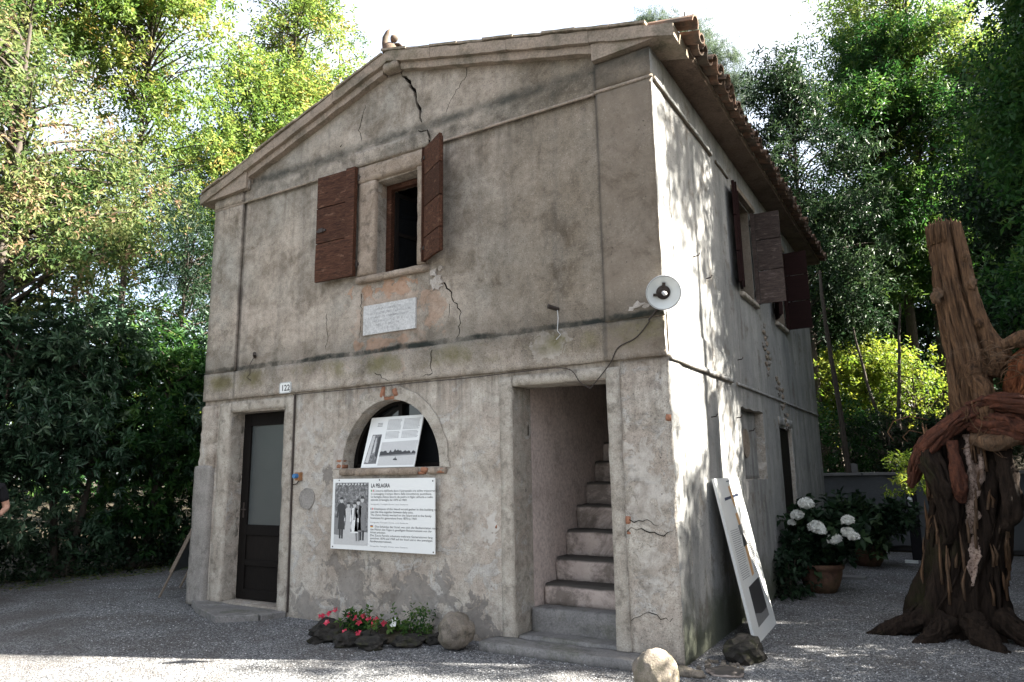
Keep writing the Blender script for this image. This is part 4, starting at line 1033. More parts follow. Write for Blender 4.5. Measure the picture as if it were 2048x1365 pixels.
for (a, b) in ((0.10, 0.70), (PW - 0.03, 0.685), (0.66, 0.70), (0.03, 0.02), (PW - 0.02, 0.015)):
    sc_.lathe([(0.0, 0.017), (0.006, 0.016), (0.008, 0.012)], 8, (0, 0, 0), M @ Matrix.Translation((a, b, 0)))
sc_.build('screw', MT['iron'], panel)

# ---------------------------------------------------------------- board standing inside the arch
M = frame((-3.395, 0.0, 1.577), (0.72, -0.004, 0.0), (-0.02, 0.155, 0.53))
bw, bh = 0.715, 0.555
ab = tag(plate3(MB(), M, [(0, 0), (bw, 0), (bw, bh), (0, bh)], -0.006, 0.006).build('display_board', MT['white']), 'white board with two landscape photographs propped inside the arched window', 'sign')
pp = MB()
pp.mat(0); poly(pp, M, [(0.03, 0.04), (0.20, 0.04), (0.20, 0.36), (0.07, 0.36)], 0.0075)
pp.mat(1); poly(pp, M, [(0.045, 0.06), (0.09, 0.05), (0.11, 0.35), (0.075, 0.35)], 0.0078); poly(pp, M, [(0.12, 0.15), (0.15, 0.17), (0.14, 0.32), (0.125, 0.32)], 0.0078)
pp.mat(3); poly(pp, M, [(0.155, 0.13), (0.195, 0.10), (0.195, 0.34), (0.16, 0.33)], 0.0078)
pp.mat(1); poly(pp, M, [(0.225, 0.02), (0.705, 0.02), (0.705, 0.28), (0.225, 0.27)], 0.0075)
pp.mat(2); poly(pp, M, [(0.225, 0.115), (0.705, 0.125), (0.705, 0.145), (0.225, 0.13)], 0.0078)
pp.mat(3); rr = random.Random(3)
tl = [(0.225 + 0.02 * k, 0.165 + rr.uniform(-0.012, 0.028) - (0.012 if k > 15 else 0)) for k in range(25)]
poly(pp, M, tl[::-1] + [(0.225, 0.128), (0.705, 0.14)], 0.0080)
poly(pp, M, [(0.42, 0.075), (0.48, 0.07), (0.47, 0.09), (0.455, 0.09), (0.45, 0.115), (0.44, 0.09), (0.425, 0.09)], 0.0080)
pp.build('photographs', [MT['photo'], MT['p_light'], MT['p_mid'], MT['p_dark']], ab, recalc=False)
tl_ = MB()
for c, (x0, x1) in enumerate(((0.25, 0.44), (0.47, 0.69))):
    for k in range(16):
        y = 0.515 - 0.0135 * k
        if k == 9: continue
        x = x0
        while x < x1 - 0.02:
            w = rr.uniform(0.012, 0.035); poly(tl_, M, [(x, y), (min(x + w, x1), y), (min(x + w, x1), y + 0.005), (x, y + 0.005)], 0.0076); x += w + 0.005
for k in range(3): poly(tl_, M, [(0.11, 0.45 + 0.016 * k), (0.18, 0.45 + 0.016 * k), (0.18, 0.457 + 0.016 * k), (0.11, 0.457 + 0.016 * k)], 0.0076)
tag(tl_.build('text_block', MT['ink_grey'], ab, recalc=False), kind='stuff')

# ---------------------------------------------------------------- marble plaque
M = frame((-3.40, -0.002, 2.995), (1, 0, 0), (0, 0, 1))
pq = MB().rbox(-3.395, -2.665, -0.022, 0.002, 2.995, 3.325, 0.08, 0.002, 6, 3, rnd=0.003).build('stone_plaque', MT['marble'])
tag(pq, 'pale marble plaque with worn engraved lines set below the upper window', 'plaque')
en = MB()
rr = random.Random(12)
for k, (a, b) in enumerate(((0.20, 0.52), (0.06, 0.66), (0.07, 0.62), (0.14, 0.60), (0.20, 0.52), (0.28, 0.46))):
    y = 0.262 - 0.044 * k; x = a
    while x < b:
        w = rr.uniform(0.004, 0.013)
        if rr.random() < 0.75:
            poly(en, M, [(x, y), (x + 0.003, y), (x + 0.004, y + 0.02), (x + 0.001, y + 0.02)], 0.0235)
            if rr.random() < 0.6: poly(en, M, [(x, y + 0.017), (x + w, y + 0.017), (x + w, y + 0.02), (x, y + 0.02)], 0.0236)
            if rr.random() < 0.4: poly(en, M, [(x, y), (x + w, y), (x + w, y + 0.003), (x, y + 0.003)], 0.0236)
        x += w + rr.uniform(0.004, 0.012)
tag(en.build('engraving', MT['ink_grey'], pq, recalc=False), kind='stuff')

# ---------------------------------------------------------------- lamp on the corner
lc = Vector((0.05, -0.16, 2.945))
tocam = (Vector((1.89, -5.69, 1.5)) - lc).normalized()
nrm = (tocam + CR * 0.16 - CU * 0.14).normalized()
xa = CR - nrm * CR.dot(nrm); M = frame(lc, xa, nrm.cross(xa)) @ Matrix.Scale(0.93, 4)
lamp = tag(MB().lathe([(0.0, -0.075), (0.045, -0.075), (0.07, -0.05), (0.110, -0.030), (0.150, -0.004), (0.157, 0.0), (0.155, 0.006), (0.148, 0.004), (0.108, -0.018), (0.075, -0.030), (0.03, -0.034), (0.0, -0.034)], 40, (0, 0, 0), M).build('wall_lamp', MT['enamel'], smooth=True), 'round white enamel lamp shade with bare bulb on the house corner', 'lamp')
MB().lathe([(0.0, -0.028), (0.060, -0.030), (0.064, -0.02), (0.045, -0.012), (0.036, 0.0), (0.0, 0.0)], 20, (0, 0, 0), M).box(-0.014, 0.014, 0.04, 0.088, -0.022, -0.008, M).box(-0.088, -0.04, -0.035, -0.012, -0.022, -0.008, M).build('lamp_holder', MT['iron'], lamp, smooth=False)
MB().lathe([(0.019, 0.0), (0.019, 0.028), (0.013, 0.034), (0.016, 0.048), (0.020, 0.065), (0.016, 0.082), (0.0, 0.088)], 14, (0, 0, 0), M).build('bulb', MT['p_light'], lamp, smooth=True)
MB().lathe([(0.147, 0.0045), (0.1575, 0.0055), (0.159, 0.0), (0.1575, -0.005)], 40, (0, 0, 0), M).build('rim', MT['ink_grey'], lamp, smooth=True)
MB().tube([lc - nrm * 0.07, lc - nrm * 0.12, (0.0, 0.02, 2.90), (-0.02, -0.03, 2.86)], 0.014, 8).tube([(-0.02, -0.03, 2.86), (-0.05, -0.055, 2.84), (-0.09, -0.062, 2.79), (-0.13, -0.062, 2.75)], [0.008, 0.009, 0.008, 0.006], 7).build('bracket', MT['iron'], lamp)

def cable(name, pts, r, label, mat='iron'):
    P = [Vector(p) for p in pts]; Q = []
    for i in range(len(P) - 1):
        p0, p1, p2, p3 = P[max(i - 1, 0)], P[i], P[i + 1], P[min(i + 2, len(P) - 1)]
        for k in range(6):
            t = k / 6
            Q.append(0.5 * (2 * p1 + (p2 - p0) * t + (2 * p0 - 5 * p1 + 4 * p2 - p3) * t * t + (3 * p1 - p0 - 3 * p2 + p3) * t ** 3))
    Q.append(P[-1])
    return tag(MB().tube(Q, r, 6).build(name, MT[mat]), label, 'cable')
cable('cable', [(-0.12, -0.05, 2.75), (-0.25, -0.047, 2.62), (-0.42, -0.045, 2.55), (-0.50, -0.045, 2.42), (-0.68, -0.03, 2.24), (-0.71, -0.03, 2.22)], 0.005, 'thin black wire running from the corner lamp down to the stair doorway')
cable('cable', [(-0.70, -0.028, 2.215), (-0.80, -0.03, 2.28), (-0.93, -0.045, 2.415), (-1.4, -0.044, 2.425), (-2.0, -0.044, 2.415), (-2.6, -0.044, 2.42), (-3.3, -0.044, 2.415), (-4.0, -0.044, 2.42), (-4.42, -0.044, 2.42)], 0.0045, 'long thin wire along the foot of the string course between both doors')
cable('conduit', [(-4.425, -0.012, 2.42), (-4.42, -0.012, 1.6), (-4.415, -0.012, 0.8), (-4.41, -0.012, 0.05)], 0.011, 'dark conduit running straight down beside the left door frame')
sk = tag(MB().rbox(-4.335, -4.265, -0.045, 0.0, 1.455, 1.545, 0.03, 0.001, 5, 1).build('switch_box', MT['rust']), 'small blue and rust coloured socket on the wall beside the left door', 'switch')
MB().lathe([(0.0, 0.066), (0.030, 0.066), (0.033, 0.058), (0.033, 0.0)], 16, (0, 0, 0), frame((-4.305, -0.04, 1.505), (1, 0, 0), (0, 0, 1)) @ Matrix.Scale(0.8, 4)).build('cover', MT['blue'], sk)
MB().tube([(-4.30, -0.02, 1.455), (-4.33, -0.02, 1.42), (-4.40, -0.015, 1.41)], 0.006, 6).build('lead', MT['iron'], sk)
for (x, z, lb, dx) in ((-5.11, 2.945, 'left iron pipe stub with hanging wire above the string course', 0.05), (-1.04, 2.985, 'right iron pipe stub with hanging wire above the string course', -0.03)):
    h = tag(MB().tube([(x - dx, 0.0, z - 0.01), (x, -0.05, z), (x + dx, -0.09, z + 0.012)], [0.018, 0.02, 0.022], 10).build('pipe_stub', MT['iron']), lb, 'pipe')
    MB().tube([(x - dx, -0.02, z - 0.02), (x - dx * 1.6, -0.045, z - 0.1), (x - dx * 1.3, -0.05, z - 0.22), (x - dx * 2.4, -0.05, z - 0.26), (x - dx * 0.8, -0.05, z - 0.30)], 0.004, 5).build('wire', MT['p_light'] if dx < 0 else MT['iron'], h)

# ---------------------------------------------------------------- slabs, stones, flower bed
for i, (pts, lb) in enumerate([([(-6.10, 0.0), (-5.62, -0.27), (-5.33, -0.06), (-5.72, 0.06)], 'left pale stone slab before the dark glazed door'),
                               ([(-5.31, -0.08), (-5.60, -0.29), (-4.86, -0.58), (-4.52, -0.30)], 'front stone slab before the dark glazed door, reaching furthest out'),
                               ([(-5.70, 0.06), (-5.29, -0.07), (-4.50, -0.28), (-4.42, -0.02), (-4.6, 0.018)], 'inner stone slab lying against the sill of the dark glazed door')]):
    mb = MB()
    A = [mb.bm.verts.new((a, b, -0.02)) for a, b in pts]; B = [mb.bm.verts.new((a, b, 0.075 - 0.008 * i)) for a, b in pts]
    mb.face(A); mb.face(B)
    for k in range(len(pts)): mb.face([A[k], A[(k + 1) % len(pts)], B[(k + 1) % len(pts)], B[k]])
    tag(mb.build('stone_slab', MT['slab'], bevel=0.008), lb, 'slab', 'slabs before the left door')
tag(MB().rbox(-1.74, -0.29, -0.30, -0.02, -0.02, 0.075, 0.05, 0.009, 5, 91, rnd=0.02).build('door_step', MT['slab'], smooth=True), 'long low stone step in front of the open stair doorway', 'step')
tag(MB().blob((-1.93, -0.34, 0.15), (0.160, 0.158, 0.155), 4, 0.075, 2.2, 2, -0.14).build('stone_ball', MT['ball'], smooth=True), 'rough dark grey stone ball by the flower bed', 'stone ball', 'stone balls by the house')
tag(MB().blob((0.045, -0.76, 0.14), (0.155, 0.155, 0.152), 4, 0.06, 2.2, 7, -0.13).build('stone_ball', MT['ball'], smooth=True), 'smoother tan stone ball at the front corner of the house', 'stone ball', 'stone balls by the house')
rk = [(-3.56, -0.22, .13, .10, .12, 'leftmost dark rock edging the red flower bed'), (-3.42, -0.46, .13, .11, .11, 'second dark rock from the left edging the flower bed'), (-3.20, -0.62, .17, .13, .11, 'broad flat dark rock edging the flower bed below the red flowers'),
      (-2.90, -0.68, .16, .12, .12, 'pointed dark rock at the front of the flower bed'), (-2.62, -0.66, .15, .12, .115, 'dark rock edging the flower bed just right of its front'), (-2.40, -0.42, .16, .13, .10, 'low flat rock edging the bed beside the green weed'), (-2.24, -0.22, .13, .11, .10, 'last dark rock of the bed edge beside the stone ball'),
      (-2.78, -0.48, .10, .10, .14, 'upright rock dividing the red flowers from the green weed')]
for i, (x, y, a, b, h, lb) in enumerate(rk):
    a, b, h = a * 0.92, b * 0.9, h * 0.62
    o = MB().blob((0, 0, h * 0.45), (a, b, h), 3, 0.30, 1.5, i + 3, -h * 0.5).build('edging_rock', MT['rock'], None, (x, y, 0)); o.rotation_euler = (0, 0, i * 0.8)
    tag(o, lb, 'rock', 'rocks edging the flower bed')
tag(MB().blob((-2.98, -0.26, 0.02), (0.68, 0.26, 0.07), 3, 0.1, 2, 2).build('bed_soil', MT['soil']), kind='stuff')
tag(MB().blob((0.36, 0.44, 0.06), (0.14, 0.23, 0.12), 3, 0.22, 1.5, 9, -0.08).build('dark_rock', MT['rock']), 'large dark rock on the gravel at the foot of the leaning panel', 'rock')
for i, (x, y, rx, ry, lb) in enumerate(((0.05, -0.20, 0.16, 0.07, 'grey flat kerb stone just right of the tan stone ball'), (0.32, -0.06, 0.14, 0.075, 'brownish flat kerb stone in front of the large dark rock'))):
    tag(MB().blob((x, y, 0.015), (rx, ry, 0.04), 3, 0.15, 1.6, i + 30, -0.03).build('kerb_stone', MT['step'] if i else MT['ball'], smooth=True), lb, 'stone')
rr = random.Random(77)
mb = MB()
for k in range(70):
    mb.blob((0.10 + rr.random() * 0.30, -0.02 + rr.random() * 0.3, 0.008), rr.uniform(0.008, 0.022), 1, 0.2, 2, k)
tag(mb.build('pale_pebbles', MT['ball']), kind='stuff')

# ---------------------------------------------------------------- tall panel leaning on the side wall
M = frame((0.335, 0.925, 0.0), (-0.035, 1.02, 0.0), (-0.27, 0.07, 1.42))
lw, lh = 1.02, 1.445
lp = tag(plate3(MB(), M, [(0, 0), (lw, 0), (lw, lh), (0, lh)], -0.025, 0.0).build('leaning_panel', MT['white']), 'tall white exhibition panel leaning against the sunlit side wall', 'sign')
q = MB()
q.mat(0); poly(q, M, [(0.20, 1.235), (0.84, 1.262), (0.84, 1.287), (0.20, 1.260)], 0.0016)                    # horizontal bar of the cross
q.mat(1); poly(q, M, [(0.455, 1.36), (0.53, 1.37), (0.57, 1.20), (0.53, 1.15), (0.49, 1.20)], 0.0022)
q.mat(1); poly(q, M, [(0.47, 1.10), (0.57, 1.11), (0.60, 1.00), (0.50, 0.99)], 0.0016); poly(q, M, [(0.52, 0.80), (0.63, 0.81), (0.61, 0.53), (0.51, 0.52)], 0.0016)
q.mat(2); poly(q, M, [(0.45, 0.99), (0.64, 1.00), (0.65, 0.91), (0.46, 0.90)], 0.0019)
q.mat(3); poly(q, M, [(0.52, 0.905), (0.57, 0.905), (0.68, 0.80), (0.47, 0.79)], 0.0020)
q.mat(3); poly(q, M, [(0.24, 0.11), (0.80, 0.125), (0.76, 0.48), (0.25, 0.455)], 0.0016)
q.mat(2); poly(q, M, [(0.24, 0.11), (0.80, 0.125), (0.79, 0.2), (0.5, 0.19), (0.245, 0.23)], 0.0019)
q.mat(0); poly(q, M, [(0.43, 1.405), (0.60, 1.41), (0.60, 1.418), (0.43, 1.414)], 0.0016)
q.build('print', [MT['navy'], MT['orange'], MT['p_mid'], MT['p_dark']], lp, recalc=False)
tl_ = MB(); rr = random.Random(9)
for (x0, x1) in ((0.10, 0.44), (0.68, 0.94)):
    for k in range(24):
        y = 0.96 - 0.0185 * k; x = x0; xe = x1 - (rr.random() * 0.1 if k % 9 == 8 else 0)
        while x < xe - 0.02:
            w = rr.uniform(0.02, 0.05); poly(tl_, M, [(x, y), (min(x + w, xe), y), (min(x + w, xe), y + 0.006), (x, y + 0.006)], 0.0016); x += w + 0.008
tag(tl_.build('text_block', MT['ink_grey'], lp, recalc=False), kind='stuff')

# ---------------------------------------------------------------- easel behind the left corner
Av, Bv = Vector((-6.93, 0.13, 0)), Vector((-7.45, 0.78, 0))
upv = Vector((0.50, 0.40, 1.45)).normalized()
ex = (Bv - Av).normalized(); nn = ex.cross(upv).normalized()
ez = tag(MB().tube([Av, Av + upv * 0.35], 0.016, 6).tube([Bv, Bv + upv * 0.35], 0.016, 6).build('easel_board', MT['wood']), 'dark display board on wooden easel legs behind the left house corner', 'easel')
M = frame(Av + upv * 0.33, ex, upv)
plate3(MB(), M, [(0.0, 0.0), (0.84, 0.0), (0.84, 1.1), (0.0, 1.1)], -0.02, 0.0).build('board', MT['easel'], ez)
MB().box(-0.02, 0.025, 0.0, 1.12, -0.03, 0.012, M).box(0.815, 0.86, 0.0, 1.12, -0.03, 0.012, M).build('edge_rail', MT['wood'], ez)
MB().tube([(Av + Bv) / 2 + upv * 1.3, (Av + Bv) / 2 + Vector((0.75, 0.62, 0))], 0.014, 6).build('prop_leg', MT['wood'], ez)
# ---------------------------------------------------------------- leaf and tree builders
class Leaves:
    """collects leaf blades: base point, direction, length, width, tint"""
    def __init__(s, seed): s.r = np.random.RandomState(seed); s.P = []; s.D = []; s.L = []; s.W = []; s.T = []
    def add(s, P, D, L, W, T):
        s.P.append(P); s.D.append(D); s.L.append(L); s.W.append(W); s.T.append(T)
    def mesh(s, name, fold=0.12, droop=0.15, flatten=0.5):
        P = np.concatenate(s.P); D = np.concatenate(s.D); L = np.concatenate(s.L)[:, None]; W = np.concatenate(s.W)[:, None]; T = np.concatenate(s.T)
        D = D / np.linalg.norm(D, axis=1, keepdims=True)
        n = len(P)
        U = s.r.normal(0, 0.55, (n, 3)) + np.array([0, 0, flatten * 1.6])
        S = np.cross(D, U); S /= np.linalg.norm(S, axis=1, keepdims=True) + 1e-9
        Nn = np.cross(S, D)
        v0 = P; v2 = P + D * L - Nn * L * droop
        mid = P + D * L * 0.46
        v1 = mid + S * W * 0.5 + Nn * W * fold; v3 = mid - S * W * 0.5 + Nn * W * fold
        V = np.stack([v0, v1, v2, v3], 1).reshape(-1, 3)
        f = np.array([(0, 1, 2), (0, 2, 3)])
        F = (f[None] + (np.arange(n) * 4)[:, None, None]).reshape(-1, 3)
        return np_mesh(name, V, [F], np.repeat(T, 4))

def unit(v): return v / (np.linalg.norm(v, axis=-1, keepdims=True) + 1e-9)

def sprays(lv, C, n_sp, sigma, per, leaf, wid, spl, out=None, up=0.25, tint=(0.2, 0.8), jit=0.16, whorl=False):
    """clumps of leafy shoots around the centres C"""
    r = lv.r
    m = len(C)
    idx = np.repeat(np.arange(m), n_sp)
    base = C[idx] + r.normal(0, 1, (len(idx), 3)) * sigma * np.array([1, 1, 0.75])
    d = r.normal(0, 1, (len(idx), 3)) * 0.9 + np.array([0, 0, up])
    if out is not None: d += unit(C[idx] - out) * 0.8
    d = unit(d)
    ct = r.uniform(tint[0], tint[1], m)[idx] + r.normal(0, 0.10, len(idx))
    ln = spl * r.uniform(0.6, 1.3, len(idx))
    k = np.arange(per)
    B = np.repeat(base, per, 0); DD = np.repeat(d, per, 0); LN = np.repeat(ln, per); CT = np.repeat(ct, per)
    n = len(B)
    fr = np.tile((k + 0.5) / per, len(idx))
    if whorl:
        fr = 0.75 + 0.25 * fr
    P = B + DD * (LN * fr)[:, None]
    a = np.tile(k * 2.4, len(idx)) + np.repeat(r.rand(len(idx)) * 6.28, per)
    ref = np.where(np.abs(DD[:, 2:3]) > 0.9, np.array([[1.0, 0, 0]]), np.array([[0, 0, 1.0]]))
    e1 = unit(np.cross(DD, ref)); e2 = np.cross(DD, e1)
    side = e1 * np.cos(a)[:, None] + e2 * np.sin(a)[:, None]
    D = DD * (0.45 if not whorl else 0.35) + side + r.normal(0, jit, (n, 3))
    L = leaf * r.uniform(0.65, 1.2, n); Wd = wid * r.uniform(0.75, 1.2, n)
    lv.add(P, D, L, Wd, np.clip(CT + r.normal(0, 0.12, n), 0, 1))

def tube_np(pts, rad, n=6):
    pts = np.asarray(pts, float); rad = np.asarray(rad, float); m = len(pts)
    t = np.gradient(pts, axis=0); t = unit(t)
    ref = np.array([0.31, 0.17, 0.93]) if abs(t[0][2]) < 0.85 else np.array([1.0, 0.1, 0])
    a = unit(np.cross(t, ref)); b = np.cross(t, a)
    th = np.arange(n) * 2 * np.pi / n
    V = (pts[:, None] + (a[:, None] * np.cos(th)[None, :, None] + b[:, None] * np.sin(th)[None, :, None]) * rad[:, None, None]).reshape(-1, 3)
    i, j = np.meshgrid(np.arange(m - 1), np.arange(n), indexing='ij')
    F = np.stack([i * n + j, i * n + (j + 1) % n, (i + 1) * n + (j + 1) % n, (i + 1) * n + j], -1).reshape(-1, 4)
    return V, F

def join_tubes(T):
    V, F, o = [], [], 0
    for v, f in T: V.append(v); F.append(f + o); o += len(v)
    return np.concatenate(V), [np.concatenate(F)]

def clump_centres(r, lobes, dens, shell=0.55, gap=-0.12):
    """scatter clump centres through ellipsoid lobes (x,y,z,rx,ry,rz) favouring the outside, thinned by noise to leave gaps"""
    out = []
    for (x, y, z, rx, ry, rz) in lobes:
        n = max(3, int(dens * (rx * ry * rz) ** (2 / 3) * 4))
        d = unit(r.normal(0, 1, (n, 3))); q = r.rand(n) ** shell
        p = d * (0.25 + 0.75 * q)[:, None] * np.array([rx, ry, rz]) + np.array([x, y, z])
        out.append(p)
    P = np.concatenate(out)
    keep = np.array([noise.noise(Vector(p * 0.85)) > gap for p in P])
    return P[keep] if keep.sum() > 3 else P

def tree(name, label, loc, lobes, mat, dens=9, n_sp=9, sigma=0.3, per=9, leaf=0.09, wid=0.035, spl=0.32, trunk_r=0.12, h=None, seed=1, tint=(0.2, 0.8), cat='tree', group='trees round the house', lean=(0, 0), up=0.25, whorl=False, stems=1, droop=0.15, branch=True, shell=0.55, bark=None, limb_frac=0.75, flat=0.5):
    lv = Leaves(seed); r = lv.r
    C = clump_centres(r, lobes, dens, shell, -0.5 if name in ('yard_tree', 'laurel_shrub') and seed != 62 else -0.12)
    top = max(l[2] + l[5] * 0.7 for l in lobes) if h is None else h
    o = empty(name, loc, 0, label, cat, group)
    T = []
    ax = []
    for sidx in range(stems):
        k = np.linspace(0, 1, 12)
        sp = 0 if stems == 1 else 0.35
        a = 6.28 * sidx / max(stems, 1) + seed
        px = lean[0] * k + sp * math.cos(a) * (0.3 + k * 1.6) + 0.10 * np.cumsum(r.normal(0, 0.3, 12)) * k
        py = lean[1] * k + sp * math.sin(a) * (0.3 + k * 1.6) + 0.10 * np.cumsum(r.normal(0, 0.3, 12)) * k
        pts = np.stack([px, py, top * k - 0.1], 1)
        rad = trunk_r * (1 - 0.86 * k) * (1 + 0.5 * np.exp(-k * 22))
        T.append(tube_np(pts, rad, 9)); ax.append(pts)
    V, F = join_tubes(T)
    link('trunk', np_mesh('trunk', V, F, smooth=True), bark or MT['bark'], o)
    if branch:
        B = []
        sel = C[r.rand(len(C)) < limb_frac]
        for c in sel[:140]:
            pts = ax[r.randint(len(ax))]
            hd = np.hypot(c[0] - np.interp(c[2], pts[:, 2], pts[:, 0]), c[1] - np.interp(c[2], pts[:, 2], pts[:, 1]))
            zt = float(np.clip(c[2] - hd * r.uniform(0.25, 0.8), top * 0.15, top * 0.96))
            p0 = np.array([np.interp(zt, pts[:, 2], pts[:, 0]), np.interp(zt, pts[:, 2], pts[:, 1]), zt])
            t = np.linspace(0, 1, 6)[:, None]
            mid = (p0 + c) / 2 + np.array([0, 0, 0.18 * hd]) + r.normal(0, 0.08, 3) * (0.3 + hd)
            B.append(tube_np((1 - t) ** 2 * p0 + 2 * t * (1 - t) * mid + t ** 2 * c, np.linspace(trunk_r * 0.22 + 0.004, 0.006, 6), 4))
        if B:
            V, F = join_tubes(B); link('branches', np_mesh('branches', V, F), bark or MT['bark'], o)
    ctr = np.mean(C, 0)
    big = cat == 'tree'
    sprays(lv, C, int(n_sp * (1.7 if big else 1)), sigma * (0.92 if big else 1), per, leaf, wid, spl, ctr, up, tint, whorl=whorl)
    cr = link('crown', lv.mesh('crown', droop=droop, flatten=flat), mat, o)
    tag(cr, kind='stuff')
    return o

Y_, O_, G_, DK, LA, CE, GO = (MT[k] for k in ('leaf_yellow', 'leaf_olive', 'leaf_green', 'leaf_dark', 'leaf_laurel', 'leaf_cedar', 'leaf_gold'))

# ---------------------------------------------------------------- trees left of and behind the house
tree('slender_tree', 'slender sunlit tree with a bare thin trunk left of the house', (-11.95, 2.1, 0.0), [(0.2, 0.1, 10.6, 1.9, 1.7, 1.5), (-0.7, -0.5, 11.8, 1.4, 1.4, 1.3), (0.5, 0.6, 8.6, 1.3, 1.2, 1.2), (0.9, 0.3, 12.4, 1.1, 1.1, 1.2)], Y_, 8, 10, 0.30, 10, 0.125, 0.05, 0.36, 0.095, 12.6, 3, (0.25, 0.9))
tree('yellowing_tree', 'tall yellow green tree behind the left roof edge', (-13.4, 7.4, 0.2), [(0, 0, 14.2, 1.3, 1.3, 2.2), (0.2, 0, 11.6, 1.9, 1.9, 1.9), (-0.6, -0.8, 9.3, 2.2, 2.0, 1.7), (0.8, 0.8, 9.0, 2.2, 2.2, 2.0), (0, 0, 16.0, 0.7, 0.7, 1.0)], Y_, 9, 10, 0.34, 10, 0.14, 0.055, 0.4, 0.16, 16.6, 4, (0.3, 0.95), up=0.6)
tree('yellowing_tree', 'pointed pale green tree standing between the slender tree and the roof', (-12.6, 5.4, 0.1), [(0, 0, 8.2, 1.5, 1.5, 1.5), (0.2, 0.5, 10.1, 1.3, 1.3, 1.3), (0.2, 0.2, 6.2, 1.4, 1.4, 1.3), (0, 0, 11.4, 0.6, 0.6, 0.9)], Y_, 9, 10, 0.3, 9, 0.12, 0.05, 0.34, 0.12, 11.5, 5, (0.1, 0.75), up=0.5)
tree('olive_tree', 'bushy olive brown tree at the left edge of the yard', (-9.9, -0.9, 0.0), [(0.1, 0, 6.7, 1.6, 1.5, 1.3), (-0.4, -0.5, 8.0, 1.4, 1.3, 1.0), (0.4, 0.5, 5.2, 1.5, 1.3, 1.0), (0.0, 1.2, 6.0, 1.1, 1.1, 1.1), (-0.2, -1.0, 5.2, 1.3, 1.2, 1.1)], O_, 11, 11, 0.28, 10, 0.105, 0.04, 0.3, 0.14, 8.4, 6, (0.15, 0.95), stems=2)
tree('tall_tree', 'tall airy tree filling the top left corner', (-12.2, 0.0, 0.0), [(0, 0, 11.4, 2.2, 2.0, 1.5), (0.6, 1.2, 12.6, 1.9, 1.9, 1.3), (0, -1.0, 9.8, 1.9, 1.7, 1.2)], Y_, 6, 10, 0.34, 9, 0.115, 0.042, 0.36, 0.16, 12.8, 8, (0.05, 0.7))
tree('dark_conifer', 'dark flat boughed evergreen close behind the left house corner', (-10.75, 2.75, 0.0), [(0.2, -0.2, 5.9, 1.2, 1.2, 0.6), (-0.3, 0.2, 4.9, 1.3, 1.3, 0.5), (0, 0, 6.9, 0.9, 0.9, 0.5)], DK, 11, 9, 0.26, 14, 0.09, 0.022, 0.34, 0.08, 7.4, 9, (0.0, 0.5), up=-0.1)
tree('sapling', 'thin wispy sapling rising above the left roof slope', (-14.2, 10.2, 0.2), [(0, 0, 15.2, 0.8, 0.8, 1.6), (0.1, 0, 12.5, 0.9, 0.9, 1.2)], Y_, 4, 5, 0.3, 7, 0.15, 0.055, 0.35, 0.08, 17.2, 10, (0.3, 0.8), up=0.6)
tree('tall_tree', 'pale tree far behind the hedge, seen between the olive tree and the house', (-16.4, 4.6, 0.3), [(0, 0, 5.0, 1.7, 1.7, 1.3), (0.4, 0.6, 7.4, 1.6, 1.6, 1.2), (-0.4, -0.9, 3.6, 1.6, 1.6, 1.2)], Y_, 7, 8, 0.34, 9, 0.14, 0.055, 0.36, 0.12, 8.6, 12, (0.1, 0.8))
tree('sunlit_bush', 'bright sunlit bush glowing low beyond the left corner', (-15.5, 7.6, 0.0), [(0, 0, 2.6, 1.9, 1.9, 1.5), (1.2, -1.0, 3.4, 1.5, 1.5, 1.2)], GO, 9, 9, 0.36, 8, 0.14, 0.06, 0.36, 0.06, 3.6, 11, (0.4, 1.0), 'bush', 'bushes', stems=3)
hedge = [(-9.6, -2.3, 'leftmost dark laurel shrub of the hedge', 20), (-10.3, -0.7, 'tall dark laurel shrub second in the hedge, with whorled grey green leaves', 21), (-10.5, 0.7, 'broad dark laurel shrub third in the hedge', 22), (-10.4, 2.0, 'greener laurel shrub fourth in the hedge', 23), (-10.0, 3.3, 'last laurel shrub of the hedge, close to the house corner', 24)]
for i, (x, y, lb, sd) in enumerate(hedge):
    tree('laurel_shrub', lb, (x, y, 0.0), [(0, 0, 3.3, 1.15, 1.1, 0.75), (0.25, -0.3, 2.4, 1.15, 1.1, 0.75), (-0.1, 0.3, 2.0 if i != 1 else 1.7, 1.05, 1.05, 0.6), (0.1, 0.1, 3.9 - 0.2 * (i % 2), 0.75, 0.75, 0.45)] + ([(0.1, 0, 1.1, 0.9, 0.9, 0.6)] if i != 2 else [(0.2, 0.3, 0.9, 0.6, 0.6, 0.5)]), LA if i != 3 else G_, 12, 9, 0.22, 10, 0.155, 0.046, 0.24, 0.07, 3.7, sd, (0.0, 0.8), 'shrub', 'laurel shrubs of the left hedge', whorl=True, stems=3, droop=0.22)
# dark low growth at the foot of the hedge
lv = Leaves(31); r = lv.r
n = 420
C = np.stack([r.uniform(-11.3, -9.9, n), r.uniform(-3.6, 5.5, n), r.uniform(0.05, 0.75, n) ** 1.3], 1)
C[:, 0] += 0.12 * (C[:, 1] + 0.2) * (C[:, 1] > 0)
sprays(lv, C, 5, 0.16, 8, 0.10, 0.045, 0.2, None, 0.5, (0, 0.6))
tag(link('ground_cover', lv.mesh('ground_cover'), DK), kind='stuff')
lv = Leaves(32); r = lv.r                                           # fallen leaves on the dark soil
n = 2500
P = np.stack([r.uniform(-11.2, -9.4, n), r.uniform(-3, 4.5, n), np.full(n, 0.012)], 1)
P[:, 0] += 0.13 * P[:, 1] * (P[:, 1] > 0)
D = r.normal(0, 1, (n, 3)) * np.array([1, 1, 0.15])
lv.add(P, D, r.uniform(0.05, 0.1, n), r.uniform(0.025, 0.04, n), r.uniform(0.2, 1, n))
